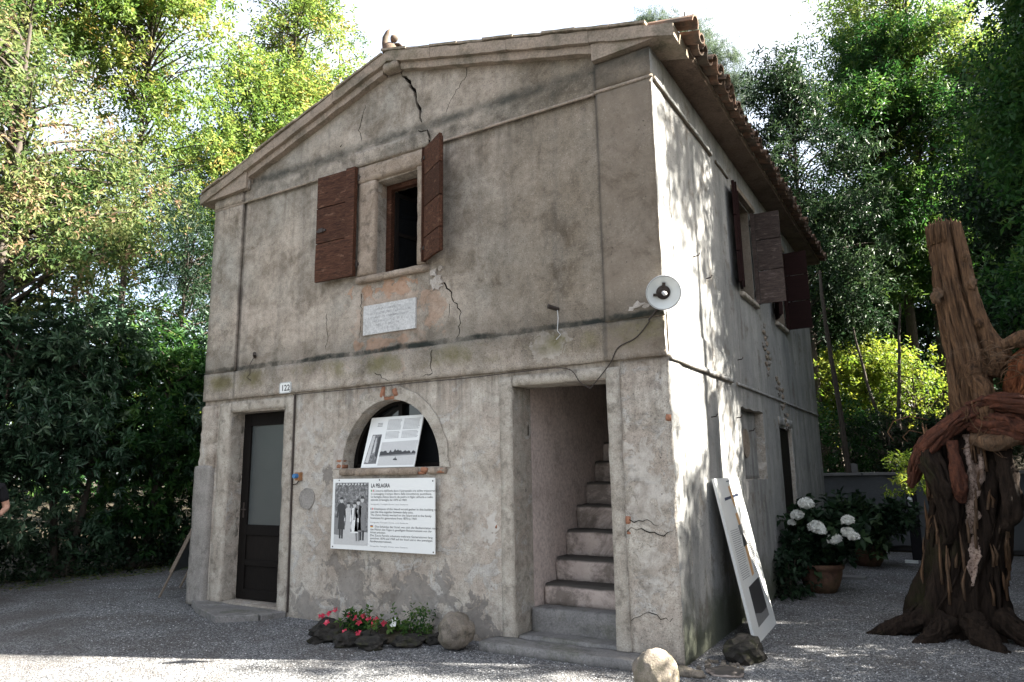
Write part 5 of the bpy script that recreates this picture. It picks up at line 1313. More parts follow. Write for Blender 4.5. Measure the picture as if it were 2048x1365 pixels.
tag(link('fallen_leaves', lv.mesh('fallen_leaves', flatten=3.0), O_), kind='stuff')

# ---------------------------------------------------------------- trees right of and behind the house
tree('drooping_tree', 'dark green tree with drooping leaves just right of the roof', (-0.5, 12.2, 0.5), [(0, 0, 10.2, 1.0, 1.0, 0.9), (0.2, 0, 8.4, 1.5, 1.5, 1.1), (0.5, 0.2, 6.6, 1.6, 1.6, 1.1), (-0.7, 0, 6.9, 1.2, 1.2, 1.1), (0.3, 0, 4.9, 1.3, 1.3, 0.9)], DK, 11, 11, 0.28, 10, 0.15, 0.04, 0.34, 0.13, 10.6, 40, (0.1, 0.9), up=-0.5, droop=0.3)
tree('leafy_tree', 'large mid green tree rising behind the dead trunk', (1.5, 15.4, 1.4), [(0, 0, 11.2, 1.5, 1.5, 1.2), (-0.6, -0.3, 9.4, 1.8, 1.8, 1.3), (0.6, 0.2, 9.0, 1.7, 1.7, 1.3), (-0.7, 0, 7.2, 1.6, 1.6, 1.1), (0.7, -0.3, 6.8, 1.6, 1.6, 1.2), (-0.2, 0, 5.2, 1.5, 1.5, 0.9)], G_, 11, 11, 0.3, 10, 0.15, 0.045, 0.36, 0.17, 12.2, 41, (0.15, 0.95))
tree('leafy_tree', 'yellow green treetop above the dead trunk, sunlit', (2.2, 16.8, 1.6), [(0, 0, 13.5, 1.9, 1.9, 1.2), (-0.9, 0, 12.2, 1.7, 1.7, 1.2), (0.6, 0, 11.2, 2.0, 2.0, 1.2), (0, 0, 8.6, 2.2, 2.2, 1.6)], Y_, 9, 11, 0.34, 9, 0.14, 0.05, 0.36, 0.18, 14.4, 42, (0.1, 0.8))
tree('sapling', 'wispy sapling poking above the right treetops', (1.0, 17.2, 1.5), [(0, 0, 14.6, 0.9, 0.9, 1.4)], Y_, 5, 6, 0.3, 7, 0.14, 0.05, 0.36, 0.08, 15.6, 43, (0.1, 0.7), up=0.5)
tree('leafy_tree', 'dark background tree filling the gap beside the roof end', (-1.8, 15.6, 1.0), [(0, 0, 5.6, 1.8, 1.8, 1.4), (0.9, 0, 3.6, 1.6, 1.6, 1.2), (-0.3, 0, 7.4, 1.4, 1.4, 1.2)], G_, 8, 10, 0.34, 9, 0.14, 0.05, 0.36, 0.14, 8.0, 44, (0.0, 0.7))
tree('leafy_tree', 'shadowed tree behind the dead trunk near the right edge', (4.2, 11.2, 0.3), [(0, 0, 6.0, 1.7, 1.7, 1.5), (-0.5, 0, 4.0, 1.5, 1.5, 1.2), (0.3, 0, 8.2, 1.6, 1.6, 1.4)], DK, 10, 11, 0.32, 9, 0.14, 0.05, 0.36, 0.15, 9.0, 45, (0.0, 0.6))
tree('leafy_tree', 'dark tree far behind the yellow green bushes', (0.4, 19.0, 2.5), [(0, 0, 3.0, 1.9, 1.9, 1.6), (1.2, 0, 4.8, 1.9, 1.9, 1.5), (-0.8, 0, 5.4, 1.8, 1.8, 1.5), (0.4, 0, 7.2, 1.8, 1.8, 1.4)], G_, 9, 9, 0.34, 9, 0.15, 0.055, 0.36, 0.15, 8.0, 48, (0.0, 0.7))
tree('leafy_tree', 'dark tree far behind the dead trunk', (3.4, 19.5, 2.5), [(0, 0, 3.0, 1.9, 1.9, 1.6), (0.8, 0, 5.0, 1.9, 1.9, 1.5), (-0.8, 0, 6.6, 1.8, 1.8, 1.5)], G_, 9, 9, 0.34, 9, 0.15, 0.055, 0.36, 0.15, 7.6, 49, (0.0, 0.6))
# cedar with hanging sprays behind the roof
tree('cedar', 'pale cedar with hanging feathery boughs behind the right roof edge', (-4.6, 17.4, 1.0), [(-0.9, 0, 16.7, 0.8, 0.7, 0.3), (0.5, 0.2, 16.1, 0.8, 0.7, 0.4), (1.1, 0.4, 14.9, 0.7, 0.7, 0.5), (1.6, 0.5, 13.6, 0.6, 0.6, 0.6), (1.0, 0, 12.6, 0.9, 0.8, 0.6), (0, 0, 15.0, 1.0, 1.0, 0.6)], CE, 14, 11, 0.22, 24, 0.10, 0.018, 0.5, 0.17, 17.0, 46, (0.1, 0.9), up=-0.9, cat='tree')
# dark conifer at the right edge
lob = []
for k in range(13):
    z = 3.6 + k * 0.85; rr_ = 2.5 * (1 - (k / 15.5)); 
    for a in range(5):
        t = a * 1.2566 + k * 0.7; lob.append((rr_ * 0.55 * math.cos(t), rr_ * 0.55 * math.sin(t), z - 0.1, rr_ * 0.5, rr_ * 0.5, 0.28))
tree('dark_conifer', 'tall dark conifer hanging over the right edge of the yard', (5.0, 8.6, 0.0), lob, DK, 6, 9, 0.22, 16, 0.085, 0.02, 0.38, 0.2, 14.8, 47, (0.0, 0.55), up=-0.45)
# sunlit bushes on the bank and shaded ones below
tree('golden_bush', 'bright yellow green bush on the bank between house end and dead trunk', (-0.1, 12.8, 0.7), [(0, 0, 2.6, 1.2, 1.0, 0.8), (0.5, 0.3, 3.2, 1.0, 0.9, 0.6), (-0.6, 0, 2.2, 1.0, 1.0, 0.7)], GO, 14, 9, 0.24, 9, 0.11, 0.05, 0.26, 0.05, 3.3, 50, (0.4, 1), 'bush', 'bushes', stems=3)
tree('golden_bush', 'second yellow green bush on the bank, with a few pale blooms', (1.4, 12.9, 0.7), [(0, 0, 2.5, 1.1, 1.0, 0.7), (-0.5, 0.3, 3.0, 0.9, 0.9, 0.6)], GO, 14, 9, 0.24, 9, 0.11, 0.05, 0.26, 0.05, 3.1, 51, (0.3, 0.9), 'bush', 'bushes', stems=3)
for i, (x, y, s_, lb) in enumerate(((-0.2, 10.7, 52, 'dark shaded bush behind the sheeted wall beside the house'), (1.0, 10.9, 53, 'dark shaded bush behind the middle of the sheeted wall'), (2.4, 10.8, 54, 'dark shaded bush behind the dead trunk'))):
    tree('shaded_bush', lb, (x, y, 0.1), [(0, 0, 1.7, 0.95, 0.7, 0.75), (0.3, 0.2, 2.3 - 0.15 * i, 0.8, 0.6, 0.45), (-0.2, 0, 0.8, 0.9, 0.6, 0.6)], DK if i else G_, 16, 9, 0.2, 9, 0.10, 0.045, 0.22, 0.04, 2.5, s_, (0, 0.55), 'bush', 'bushes', stems=3)
def bare_stem(pts, r0, r1, label):
    P = np.array(pts, float); t = np.linspace(0, 1, 14); k = np.linspace(0, 1, len(P))
    Q = np.stack([np.interp(t, k, P[:, a]) for a in range(3)], 1)
    Q[:, :2] += np.cumsum(np.random.RandomState(int(r0 * 1e4)).normal(0, 0.012, (14, 2)), 0)
    V, F = tube_np(Q, np.linspace(r0, r1, 14), 8)
    o = empty('bare_trunk', (0, 0, 0), 0, label, 'tree', 'trees round the house')
    link('trunk', np_mesh('trunk', V, F, smooth=True), MT['bark'], o)
bare_stem([(0.28, 10.0, 0), (0.22, 10.0, 2.5), (0.10, 10.05, 4.4), (0.05, 10.2, 5.6)], 0.06, 0.03, 'thin straight dark trunk just beyond the far house corner')
bare_stem([(1.0, 11.6, 0.4), (0.8, 11.6, 2.6), (0.45, 11.7, 4.6)], 0.05, 0.02, 'left leaning thin stem before the yellow green bushes')
bare_stem([(1.05, 11.5, 0.4), (1.12, 11.5, 2.6), (1.4, 11.6, 5.0)], 0.065, 0.02, 'right leaning thin stem before the yellow green bushes')

# trees outside the picture on the right whose crowns shade the yard and dapple the side wall
for i, (u, n_, lobes, sd, lb, dn) in enumerate((
        (7.0, 3.75, [(0, 0, 3.9, 1.9, 1.8, 1.6), (0, 0.5, 6.4, 2.0, 1.8, 1.5), (0.2, -0.3, 8.8, 1.9, 1.8, 1.5), (0, 0.8, 2.0, 1.6, 1.6, 1.2), (0, 0.4, 11.4, 1.9, 1.8, 1.5), (0, 0, 13.6, 1.6, 1.6, 1.3)], 60, 'leafy tree right of the yard, nearest the dead trunk', 20),
        (8.6, 6.2, [(0, 0, 4.5, 2.1, 2.1, 1.8), (0, 0, 7.4, 2.2, 2.2, 1.8), (0, 0, 10.4, 2.0, 2.0, 1.8), (0, 0, 2.2, 1.8, 1.8, 1.3), (0, 0, 13.6, 1.7, 1.7, 1.6)], 61, 'leafy tree right of the yard, beside the dark conifer', 14),
        (9.0, 0.95, [(0.1, 0.1, 2.2, 0.8, 0.8, 0.8), (-0.1, 0.2, 4.4, 0.8, 0.8, 0.9), (0.1, -0.1, 6.6, 0.8, 0.8, 0.9), (0.2, 0.3, 8.6, 0.8, 0.8, 0.9), (0.1, 0.2, 10.6, 0.7, 0.7, 0.9), (0.1, 0.2, 12.2, 0.6, 0.6, 0.6)], 62, 'slim loose tree at the right rim of the yard', 5),
        (11.5, 3.8, [(0, 0, 4.5, 2.0, 2.0, 2.0), (0, 0, 7.8, 2.0, 2.0, 2.0), (0, 0, 11.2, 1.9, 1.9, 1.8), (0, 0, 14.4, 1.7, 1.7, 1.7), (0, 0, 17.0, 1.4, 1.4, 1.4)], 64, 'tall tree right of the yard in the second row', 18),
        (7.5, -4.2, [(0, 0, 3.6, 1.7, 1.7, 1.6), (0, 0, 6.2, 1.8, 1.8, 1.6), (0, 0, 8.6, 1.5, 1.5, 1.4), (0, 0, 1.6, 1.4, 1.4, 1.2)], 65, 'unseen tree right of the yard nearest the path, added to block sky light', 12),  # added out of view to cut sky light on the dead trunk
        (10.5, 8.0, [(0, 0, 5.0, 2.2, 2.0, 2.0), (0, 0, 8.4, 2.2, 2.0, 2.0), (0, 0, 11.8, 2.0, 1.9, 1.7), (0, 0, 14.6, 1.7, 1.7, 1.5)], 63, 'tall tree right of the yard furthest back', 11))):
    x = 0.92 * u - 0.39 * n_; y = 0.39 * u + 0.92 * n_
    tree('yard_tree', lb, (x, y, 0), lobes, G_, dn, 11 if sd != 62 else 26, 0.34, 9, 0.13, 0.05, 0.38, 0.15, None, sd, (0.1, 0.8))

for x, y, sd, lb in ((3.3, 0.95, 130, 'unseen upright shrub nearest the path, added to shade the ground'), (3.95, 2.2, 131, 'upright box shrub right of the dead trunk')):  # unseen shrubs added to shade the gravel at the right
    tree('shade_shrub', lb, (x, y, 0), [(0, 0, 0.7, 0.6, 0.62, 0.6), (0, 0, 1.5, 0.55, 0.6, 0.55), (0, 0, 2.15, 0.45, 0.5, 0.4)], DK, 24, 9, 0.16, 9, 0.06, 0.03, 0.16, 0.03, 2.3, sd, (0, 0.6), 'shrub', 'unseen shrubs added for shade', stems=3)
tree('shade_cypress', 'unseen slim cypress right of the yard', (8.34, 3.37, 0), [(0, 0, 1.4 + 1.0 * k, 0.29, 0.29, 0.7) for k in range(8)], DK, 34, 7, 0.10, 12, 0.07, 0.02, 0.2, 0.09, 9.0, 132, (0, 0.5), up=0.9)  # added out of view to shade a strip of gravel before the house
# unseen hedge added right of the yard to block low sky light, and two more trees outside the picture behind it
for k in range(5):
    tree('laurel_shrub', ('unseen shrub of the added sky-blocking hedge nearest the path', 'second unseen shrub of the added sky-blocking hedge from the path', 'middle unseen shrub of the added sky-blocking hedge', 'fourth unseen shrub of the added sky-blocking hedge from the path', 'unseen shrub of the added sky-blocking hedge nearest the dark conifer')[k], (6.2, -3.2 + 2.3 * k, 0), [(0, 0, 1.0, 1.0, 1.3, 0.9), (0, 0, 2.4, 1.0, 1.3, 0.9), (0, 0.2, 3.5, 0.9, 1.2, 0.7)], DK, 11, 9, 0.26, 9, 0.15, 0.06, 0.26, 0.06, 3.8, 110 + k, (0, 0.6), 'shrub', 'unseen shrubs of the added sky-blocking hedge', stems=3)
for u, n_, sd, lb in ((12.0, 15.0, 120, 'broad dark tree standing far back beyond the right treetops'), (13.0, 18.0, 121, 'broad dark tree furthest back beyond the right treetops')):
    tree('yard_tree', lb, (0.92 * u - 0.39 * n_, 0.39 * u + 0.92 * n_, 1.5), [(0, 0, 4, 2.2, 2.2, 2.0), (0, 0, 7.5, 2.4, 2.4, 2.0), (0, 0, 11, 2.2, 2.2, 2.0)], DK, 9, 10, 0.4, 9, 0.16, 0.06, 0.4, 0.16, None, sd, (0.0, 0.7))

# ---------------------------------------------------------------- far woods closing the view
lv = Leaves(90); r = lv.r
cs = []
for (a0, a1, d0, d1, z1, n) in ((118, 178, 26, 40, 9.0, 560), (78, 118, 27, 42, 12.0, 950), (40, 78, 22, 36, 10.0, 260)):
    a = np.radians(r.uniform(a0, a1, n)); d = r.uniform(d0, d1, n)
    z = z1 * (r.rand(n) ** 0.9) * (0.75 + 0.25 * np.sin(a * 23))
    cs.append(np.stack([1.89 + d * np.cos(a), -5.7 + d * np.sin(a), z], 1))
sprays(lv, np.concatenate(cs), 9, 0.8, 8, 0.30, 0.13, 0.8, None, 0.3, (0.0, 0.9))
tag(link('far_woods', lv.mesh('far_woods'), G_), kind='stuff')
# ---------------------------------------------------------------- low wall, post, pots
base = empty('sheeted_wall', (0, 0, 0), 0, 'long low wall hung with dark grey sheeting behind the flower pots', 'wall')
mb = MB()
nx, nz = 90, 16
grid = []
for i in range(nx + 1):
    x = -0.6 + 4.6 * i / nx; row = []
    for k in range(nz + 1):
        z = 0.10 + 1.25 * k / nz
        y = 9.36 + 0.045 * noise.noise((x * 1.6, z * 1.2, 0.3)) + 0.02 * noise.noise((x * 5 + z * 3, z * 3, 1)) - 0.06 * (1 - k / nz)
        if k == 0: z += 0.04 * noise.noise((x * 2, 3, 0))
        row.append(mb.bm.verts.new((x, y, z)))
    grid.append(row)
for i in range(nx):
    for k in range(nz): mb.face([grid[i][k], grid[i + 1][k], grid[i + 1][k + 1], grid[i][k + 1]])
mb.build('sheeting', MT['tarp'], base, smooth=True)
MB().box(-0.6, 4.0, 9.42, 9.75, 0, 1.33).build('core', MT['p_dark'], base)
for i in range(4):
    MB().rbox(-0.62 + 1.16 * i, 0.53 + 1.16 * i, 9.27, 9.80, 1.352, 1.40, 0.08, 0.006, 5, i, rnd=0.008).build('coping_slab', MT['cap'], base)
po = tag(MB().box(1.27, 1.43, 7.96, 8.06, 0.0, 1.10).build('post', MT['shirt'], bevel=0.006), 'black upright post carrying a small white cylinder before the sheeted wall', 'post')
MB().lathe([(0, 0), (0.036, 0), (0.036, 0.13), (0.016, 0.15), (0.014, 0.19), (0, 0.195)], 14, (1.33, 7.915, 0.86)).build('cylinder', MT['enamel'], po, smooth=True)
tag(MB().rbox(0.19, 0.40, 10.1, 10.18, 0.0, 1.62, 0.08, 0.006, 5, 3, rnd=0.05).build('upright_stone', MT['cap']), 'pale upright stone standing behind the sheeted wall', 'stone')
tag(MB().rbox(0.42, 0.80, 5.28, 5.50, 0.0, 0.035, 0.06, 0.003, 5, 4).build('white_plank', MT['cap']), 'short pale plank lying on the gravel behind the hydrangea pot', 'plank')
tag(MB().rbox(1.18, 1.36, 7.50, 7.58, 0.0, 0.04, 0.05, 0.004, 5, 6).build('white_chip', MT['enamel']), 'small white chip on the ground in front of the black post', 'stone')

def pot(name, loc, r, h, label):
    p = tag(MB().lathe([(0.0, 0.0), (r * 0.62, 0.0), (r * 0.80, h * 0.25), (r * 0.95, h * 0.62), (r * 0.97, h * 0.80), (r * 1.06, h * 0.84), (r * 1.08, h * 0.97), (r * 1.02, h), (r * 0.92, h), (r * 0.90, h * 0.86), (0.0, h * 0.85)], 36).build(name, MT['terra'], None, loc, smooth=True), label, 'pot', 'terracotta flower pots')
    MB().lathe([(0.0, h * 0.90), (r * 0.89, h * 0.88)], 20).build('soil', MT['soil'], p)
    return p
pot('flower_pot', (0.42, 4.12, 0), 0.265, 0.34, 'terracotta pot holding the white hydrangea beside the side wall')
pot('flower_pot', (0.70, 7.0, 0), 0.27, 0.33, 'terracotta pot holding the green plant by the sheeted wall')
def shrub(name, loc, lobes, mat, label, cat, seed, dens, leaf, wid, tint=(0, 0.7), n_sp=6, sg=0.11, spl=0.14):
    lv = Leaves(seed); r = lv.r
    C = clump_centres(r, lobes, dens, 0.5)
    o = empty(name, loc, 0, label, cat)
    T = []
    for c in C[r.rand(len(C)) < 0.5]:
        t = np.linspace(0, 1, 5)[:, None]; b0 = np.array([c[0] * 0.15, c[1] * 0.15, 0.0])
        T.append(tube_np((1 - t) ** 2 * b0 + 2 * t * (1 - t) * np.array([c[0] * 0.4, c[1] * 0.4, c[2] * 0.7]) + t ** 2 * c, np.linspace(0.008, 0.003, 5), 4))
    V, F = join_tubes(T); link('stems', np_mesh('stems', V, F), MT['bark'], o)
    sprays(lv, C, n_sp, sg, 7, leaf, wid, spl, np.mean(C, 0), 0.2, tint)
    tag(link('foliage', lv.mesh('foliage', flatten=0.9), mat, o), kind='stuff')
    return o
hy = shrub('hydrangea', (0.42, 4.12, 0.29), [(0.0, 0, 0.36, 0.28, 0.28, 0.18), (0.2, 0.05, 0.40, 0.25, 0.24, 0.15), (-0.08, 0.1, 0.55, 0.18, 0.18, 0.14)], DK, 'hydrangea with round white flower heads in its terracotta pot', 'plant', 101, 60, 0.14, 0.09)
for i, (x, z, r_) in enumerate(((0.39, 1.07, 0.088), (0.27, 0.93, 0.075), (0.47, 0.79, 0.095), (0.53, 0.755, 0.06), (0.83, 0.88, 0.07), (0.81, 0.735, 0.075), (0.88, 0.70, 0.06), (0.67, 0.655, 0.085), (0.19, 0.84, 0.04))):
    lv = Leaves(200 + i); r = lv.r; n = 230
    d = unit(r.normal(0, 1, (n, 3))); d[:, 2] = np.where(d[:, 2] < -0.45, -d[:, 2], d[:, 2])
    P = d * r_ * np.array([1.05, 1.05, 0.85]) * r.uniform(0.82, 1.0, (n, 1))
    t = unit(np.cross(d, r.normal(0, 1, (n, 3)))) + d * 0.35
    lv.add(P - t * 0.012, t, np.full(n, 0.034) * r.uniform(0.7, 1.2, n), np.full(n, 0.03), r.uniform(0, 1, n))
    fo = link('flower_head', lv.mesh('flower_head', flatten=0.2), MT['petal_white'], hy, (x - 0.42, -0.40 + 0.04 * (i % 3), z - 0.29))
    MB().blob((0, 0, 0), (r_ * 0.86, r_ * 0.86, r_ * 0.7), 2, 0.08, 3, i).build('flower_core', MT['petal_white'], fo)
shrub('pot_plant', (0.70, 7.0, 0.27), [(0, 0, 0.35, 0.42, 0.36, 0.28), (-0.3, 0, 0.52, 0.32, 0.3, 0.2), (0.3, 0, 0.45, 0.3, 0.3, 0.2), (0, 0, 0.1, 0.38, 0.35, 0.16)], DK, 'dark leafy plant in the terracotta pot by the sheeted wall', 'plant', 102, 55, 0.13, 0.07, (0.1, 0.9))
shrub('wall_plant', (0.16, 3.55, 0.0), [(0.02, 0, 0.28, 0.13, 0.28, 0.25), (0.05, 0.25, 0.45, 0.14, 0.25, 0.25)], DK, 'dark low plant at the foot of the side wall beside the hydrangea', 'plant', 103, 60, 0.10, 0.05, (0, 0.4))
im = shrub('impatiens', (-3.10, -0.32, 0.03), [(-0.12, 0, 0.08, 0.36, 0.20, 0.07), (0.25, 0.0, 0.07, 0.30, 0.2, 0.06)], G_, 'low plant with bright red and pink flowers inside the ring of rocks', 'plant', 104, 130, 0.055, 0.032, (0.1, 0.9), 5, 0.05, 0.07)
rr = random.Random(6)
for i, (x, y, z) in enumerate([(-0.36, -0.12, 0.19), (-0.27, -0.10, 0.235), (-0.40, -0.05, 0.17), (-0.31, 0.02, 0.25), (-0.02, -0.08, 0.235), (0.05, -0.10, 0.215), (0.10, -0.03, 0.225), (0.13, -0.12, 0.17), (0.19, -0.05, 0.205), (0.25, -0.02, 0.20), (0.30, -0.10, 0.175), (0.32, -0.12, 0.155), (0.38, -0.05, 0.175), (0.05, -0.22, 0.06), (0.22, -0.22, 0.075), (-0.2, -0.2, 0.15), (0.46, 0.0, 0.2), (0.48, -0.04, 0.165)]):
    lv = Leaves(300 + i); r = lv.r
    a = np.arange(5) * 1.2566 + rr.random(); nv = np.array([0.2 + rr.uniform(-.4, .4), -0.8, 0.7]); nv /= np.linalg.norm(nv)
    e1 = unit(np.cross(nv, [0, 0, 1.0])); e2 = np.cross(nv, e1)
    D = e1[None] * np.cos(a)[:, None] + e2[None] * np.sin(a)[:, None] + nv * 0.25
    lv.add(np.zeros((5, 3)), D, np.full(5, 0.036), np.full(5, 0.036), np.clip(r.uniform(0.1, 0.75, 5) if i < 16 else np.ones(5), 0, 1))
    link('flower', lv.mesh('flower', flatten=0.0), MT['petal_red'] if i < 16 else MT['petal_white'], im, (x, y, z * 0.68))
shrub('green_weed', (-2.48, -0.22, 0.03), [(0, 0, 0.09, 0.15, 0.13, 0.08), (0.05, 0, 0.17, 0.07, 0.07, 0.06)], G_, 'small upright green weed at the right end of the flower bed', 'plant', 105, 160, 0.05, 0.02, (0.3, 1.0), 6, 0.05, 0.08)
shrub('fern_tuft', (1.55, 2.6, 1.25), [(-0.05, 0, 0.12, 0.16, 0.14, 0.16), (0.05, 0, 0.3, 0.14, 0.12, 0.12)], GO, 'small sunlit green tuft growing at the left of the dead trunk', 'plant', 106, 120, 0.06, 0.02, (0.2, 0.9), 6, 0.05, 0.09)

# ---------------------------------------------------------------- the dead trunk
def ridged(mb, path, radii, n=44, amp=0.14, fr=2.2, vf=0.7, seed=0, sq=None, twist=0.0, jag=0.0, close=True):
    """fluted tube of old wood; sq gives per-point (a,b) squash of the section"""
    P = [Vector(p) for p in path]
    m = 1
    rings = []; up = Vector((0.0, -1.0, 0.0))
    N = len(P) * 7
    for i in range(N + 1):
        t = i / N * (len(P) - 1); k = min(int(t), len(P) - 2); f = t - k
        p0, p1, p2, p3 = P[max(k - 1, 0)], P[k], P[k + 1], P[min(k + 2, len(P) - 1)]
        c = 0.5 * (2 * p1 + (p2 - p0) * f + (2 * p0 - 5 * p1 + 4 * p2 - p3) * f * f + (3 * p1 - p0 - 3 * p2 + p3) * f ** 3)
        tg = ((p2 - p0) * (1 - f) + (p3 - p1) * f).normalized()
        fs = f * f * (3 - 2 * f)
        R = radii[k] * (1 - fs) + radii[k + 1] * fs
        a = (up - tg * up.dot(tg)).normalized(); up = a; b = tg.cross(a)
        s0, s1 = (sq[k], sq[k + 1]) if sq else ((1, 1), (1, 1))
        sa, sb = s0[0] * (1 - fs) + s1[0] * fs, s0[1] * (1 - fs) + s1[1] * fs
        ring = []
        for j in range(n):
            th = 2 * math.pi * j / n
            q = th + twist * i / N
            w = 1 + amp * (abs(noise.noise((math.cos(q) * fr, math.sin(q) * fr, i / N * vf * len(P) + seed * 5.1))) * 2.2 - 0.5) + amp * 0.55 * noise.noise((math.cos(q) * fr * 3, math.sin(q) * fr * 3, i / N * vf * 2 * len(P) + seed))
            v = c + (a * math.cos(th) * sa + b * math.sin(th) * sb) * R * w
            if jag and i == N: v += tg * jag * noise.noise((math.cos(th) * 4, math.sin(th) * 4, 3.3))
            ring.append(mb.bm.verts.new(v))
        rings.append(ring)
    for r0, r1 in zip(rings, rings[1:]):
        for j in range(n): mb.face([r0[j], r0[(j + 1) % n], r1[(j + 1) % n], r1[j]])
    if close:
        c = mb.bm.verts.new(sum((v.co for v in rings[-1]), Vector()) / n - (P[-1] - P[-2]).normalized() * 0.06)
        for j in range(n): mb.face([rings[-1][j], rings[-1][(j + 1) % n], c])
        mb.face(list(reversed(rings[0])))
    return mb
sx, sy = 1.78, 2.28
stump = empty('dead_tree_trunk', (sx, sy, 0), 0, 'huge dead tree trunk with reddish burls and one broken upright limb', 'tree stump')
def sp(mb, nm, mat): 
    o = mb.build(nm, mat, stump, smooth=True); o.matrix_parent_inverse = Matrix.Translation((-sx, -sy, 0)); return o
# reddish twisted burls, roots and trunk: bundles of old strands grown over each other
def bundle(pts, rad, n, seed, thick, mat, nm='burl', twist=1.3, core=0.72):
    rr = random.Random(seed)
    P = [Vector(p) for p in pts]; m = len(P)
    mb = MB()
    ridged(mb, pts, [q * core for q in rad], 30 if core < 0.9 else 70, 0.3, 2.2 if core < 0.9 else 3.0, 0.9 if core < 0.9 else 0.3, seed, None, twist)
    for k in range(n):
        a0 = rr.uniform(0, 6.28); tw_ = rr.uniform(-twist, twist); t0 = rr.uniform(0, 0.3); t1 = rr.uniform(0.65, 1.0)
        Q, R = [], []
        th_ = thick * rr.uniform(0.5, 1.5)
        for i in range(13):
            t = t0 + (t1 - t0) * i / 12
            f = t * (m - 1); b = min(int(f), m - 2); f -= b
            c = P[b].lerp(P[b + 1], f); tg = (P[min(b + 2, m - 1)] - P[max(b - 1, 0)]).normalized()
            e1 = tg.cross(Vector((0.1, 1, 0.2))).normalized(); e2 = tg.cross(e1)
            R0 = rad[b] * (1 - f) + rad[b + 1] * f
            a = a0 + tw_ * t * 2 + 0.25 * math.sin(t * 9 + k)
            Q.append(c + (e1 * math.cos(a) + e2 * math.sin(a)) * R0 * (core - 0.10 + 0.16 * math.sin(t * 6 + k * 1.7)))
            R.append(th_ * (0.35 + 0.65 * math.sin(math.pi * min(1, max(0.08, i / 12)))) * rr.uniform(0.85, 1.15))
        mb.tube(Q, R, 7)
    for v in mb.bm.verts:
        q_ = Vector((v.co.x * 22, v.co.y * 22, v.co.z * 4)); v.co += noise.noise_vector(v.co * 12) * 0.010 + noise.noise_vector(q_) * 0.014 + noise.noise_vector(q_ * 2.3) * 0.006 + noise.noise_vector(v.co * 70) * 0.004
    sp(mb, nm, mat)

bundle([(1.86, 2.3, -0.12), (1.86, 2.3, 0.15), (1.93, 2.3, 0.55), (2.02, 2.3, 1.0), (2.07, 2.3, 1.4), (2.12, 2.3, 1.75), (2.2, 2.3, 2.1)], [0.43, 0.36, 0.31, 0.30, 0.305, 0.27, 0.17], 84, 11, 0.024, MT['dead_dark'], 'trunk', 0.35, 0.95)
bundle([(2.12, 2.27, 1.5), (2.17, 2.22, 1.95), (2.18, 2.2, 2.4), (2.15, 2.2, 2.85), (2.115, 2.2, 3.3), (2.11, 2.2, 3.83)], [0.17, 0.165, 0.16, 0.145, 0.135, 0.135], 40, 12, 0.017, MT['dead'], 'limb', 0.25, 0.97)
sp(ridged(MB(), [(2.36, 2.16, 2.30), (2.42, 2.15, 2.52), (2.32, 2.12, 2.78), (2.27, 2.1, 3.15), (2.25, 2.1, 3.45), (2.235, 2.1, 3.80)], [0.06, 0.10, 0.068, 0.055, 0.05, 0.038], 26, 0.22, 1.8, 0.6, 7, jag=0.04), 'limb_rib', MT['dead'])
for c_, r_ in (((2.0, 2.06, 3.10), (0.055, 0.05, 0.075)), ((2.29, 2.03, 3.17), (0.04, 0.04, 0.06)), ((2.30, 2.05, 2.80), (0.035, 0.035, 0.045)), ((2.265, 2.05, 3.45), (0.03, 0.03, 0.06))):
    sp(MB().blob(c_, r_, 3, 0.3, 2, 4), 'knot', MT['dead'])
# roots
for i, (pts, rad) in enumerate([([(1.62, 2.1, 0.20), (1.46, 2.0, 0.10), (1.30, 1.93, 0.03), (1.10, 1.88, -0.04)], (0.15, 0.12, 0.09, 0.05)), ([(1.95, 1.98, 0.16), (2.0, 1.82, 0.07), (2.08, 1.68, 0.01), (2.2, 1.55, -0.05)], (0.17, 0.13, 0.09, 0.04)), ([(2.15, 2.08, 0.2), (2.3, 1.95, 0.09), (2.42, 1.85, 0.02), (2.6, 1.78, -0.05)], (0.15, 0.12, 0.09, 0.04)), ([(1.75, 1.98, 0.14), (1.66, 1.83, 0.05), (1.57, 1.72, 0.0), (1.46, 1.64, -0.05)], (0.15, 0.11, 0.08, 0.04))]):
    bundle(pts, [q * 0.78 for q in rad], 18, i + 61, 0.022, MT['dead_dark'], 'root', 0.8, 0.85)
H_ = MT['heart']
bundle([(1.60, 2.08, 1.32), (1.68, 2.0, 1.56), (1.80, 1.96, 1.72), (1.97, 1.93, 1.86), (2.14, 1.95, 1.97), (2.25, 2.0, 2.05)], (0.05, 0.09, 0.105, 0.10, 0.10, 0.06), 30, 1, 0.017, H_)
bundle([(1.76, 2.0, 1.70), (1.80, 1.94, 1.50), (1.86, 1.92, 1.30), (1.88, 1.95, 1.05), (1.84, 2.0, 0.8)], (0.10, 0.13, 0.12, 0.09, 0.05), 30, 2, 0.018, MT['dead_dark'])
bundle([(1.96, 1.90, 1.72), (1.97, 1.86, 1.50), (1.975, 1.86, 1.30), (1.98, 1.89, 1.18)], (0.05, 0.07, 0.085, 0.04), 20, 3, 0.014, H_)
bundle([(2.12, 1.97, 2.02), (2.30, 1.90, 2.06), (2.50, 1.86, 2.02), (2.75, 1.86, 1.93), (3.05, 1.9, 1.9)], (0.06, 0.085, 0.10, 0.12, 0.08), 30, 4, 0.018, H_)
bundle([(2.12, 2.0, 1.86), (2.36, 1.93, 1.84), (2.60, 1.9, 1.76), (2.90, 1.92, 1.80)], (0.12, 0.15, 0.15, 0.10), 36, 5, 0.020, H_)
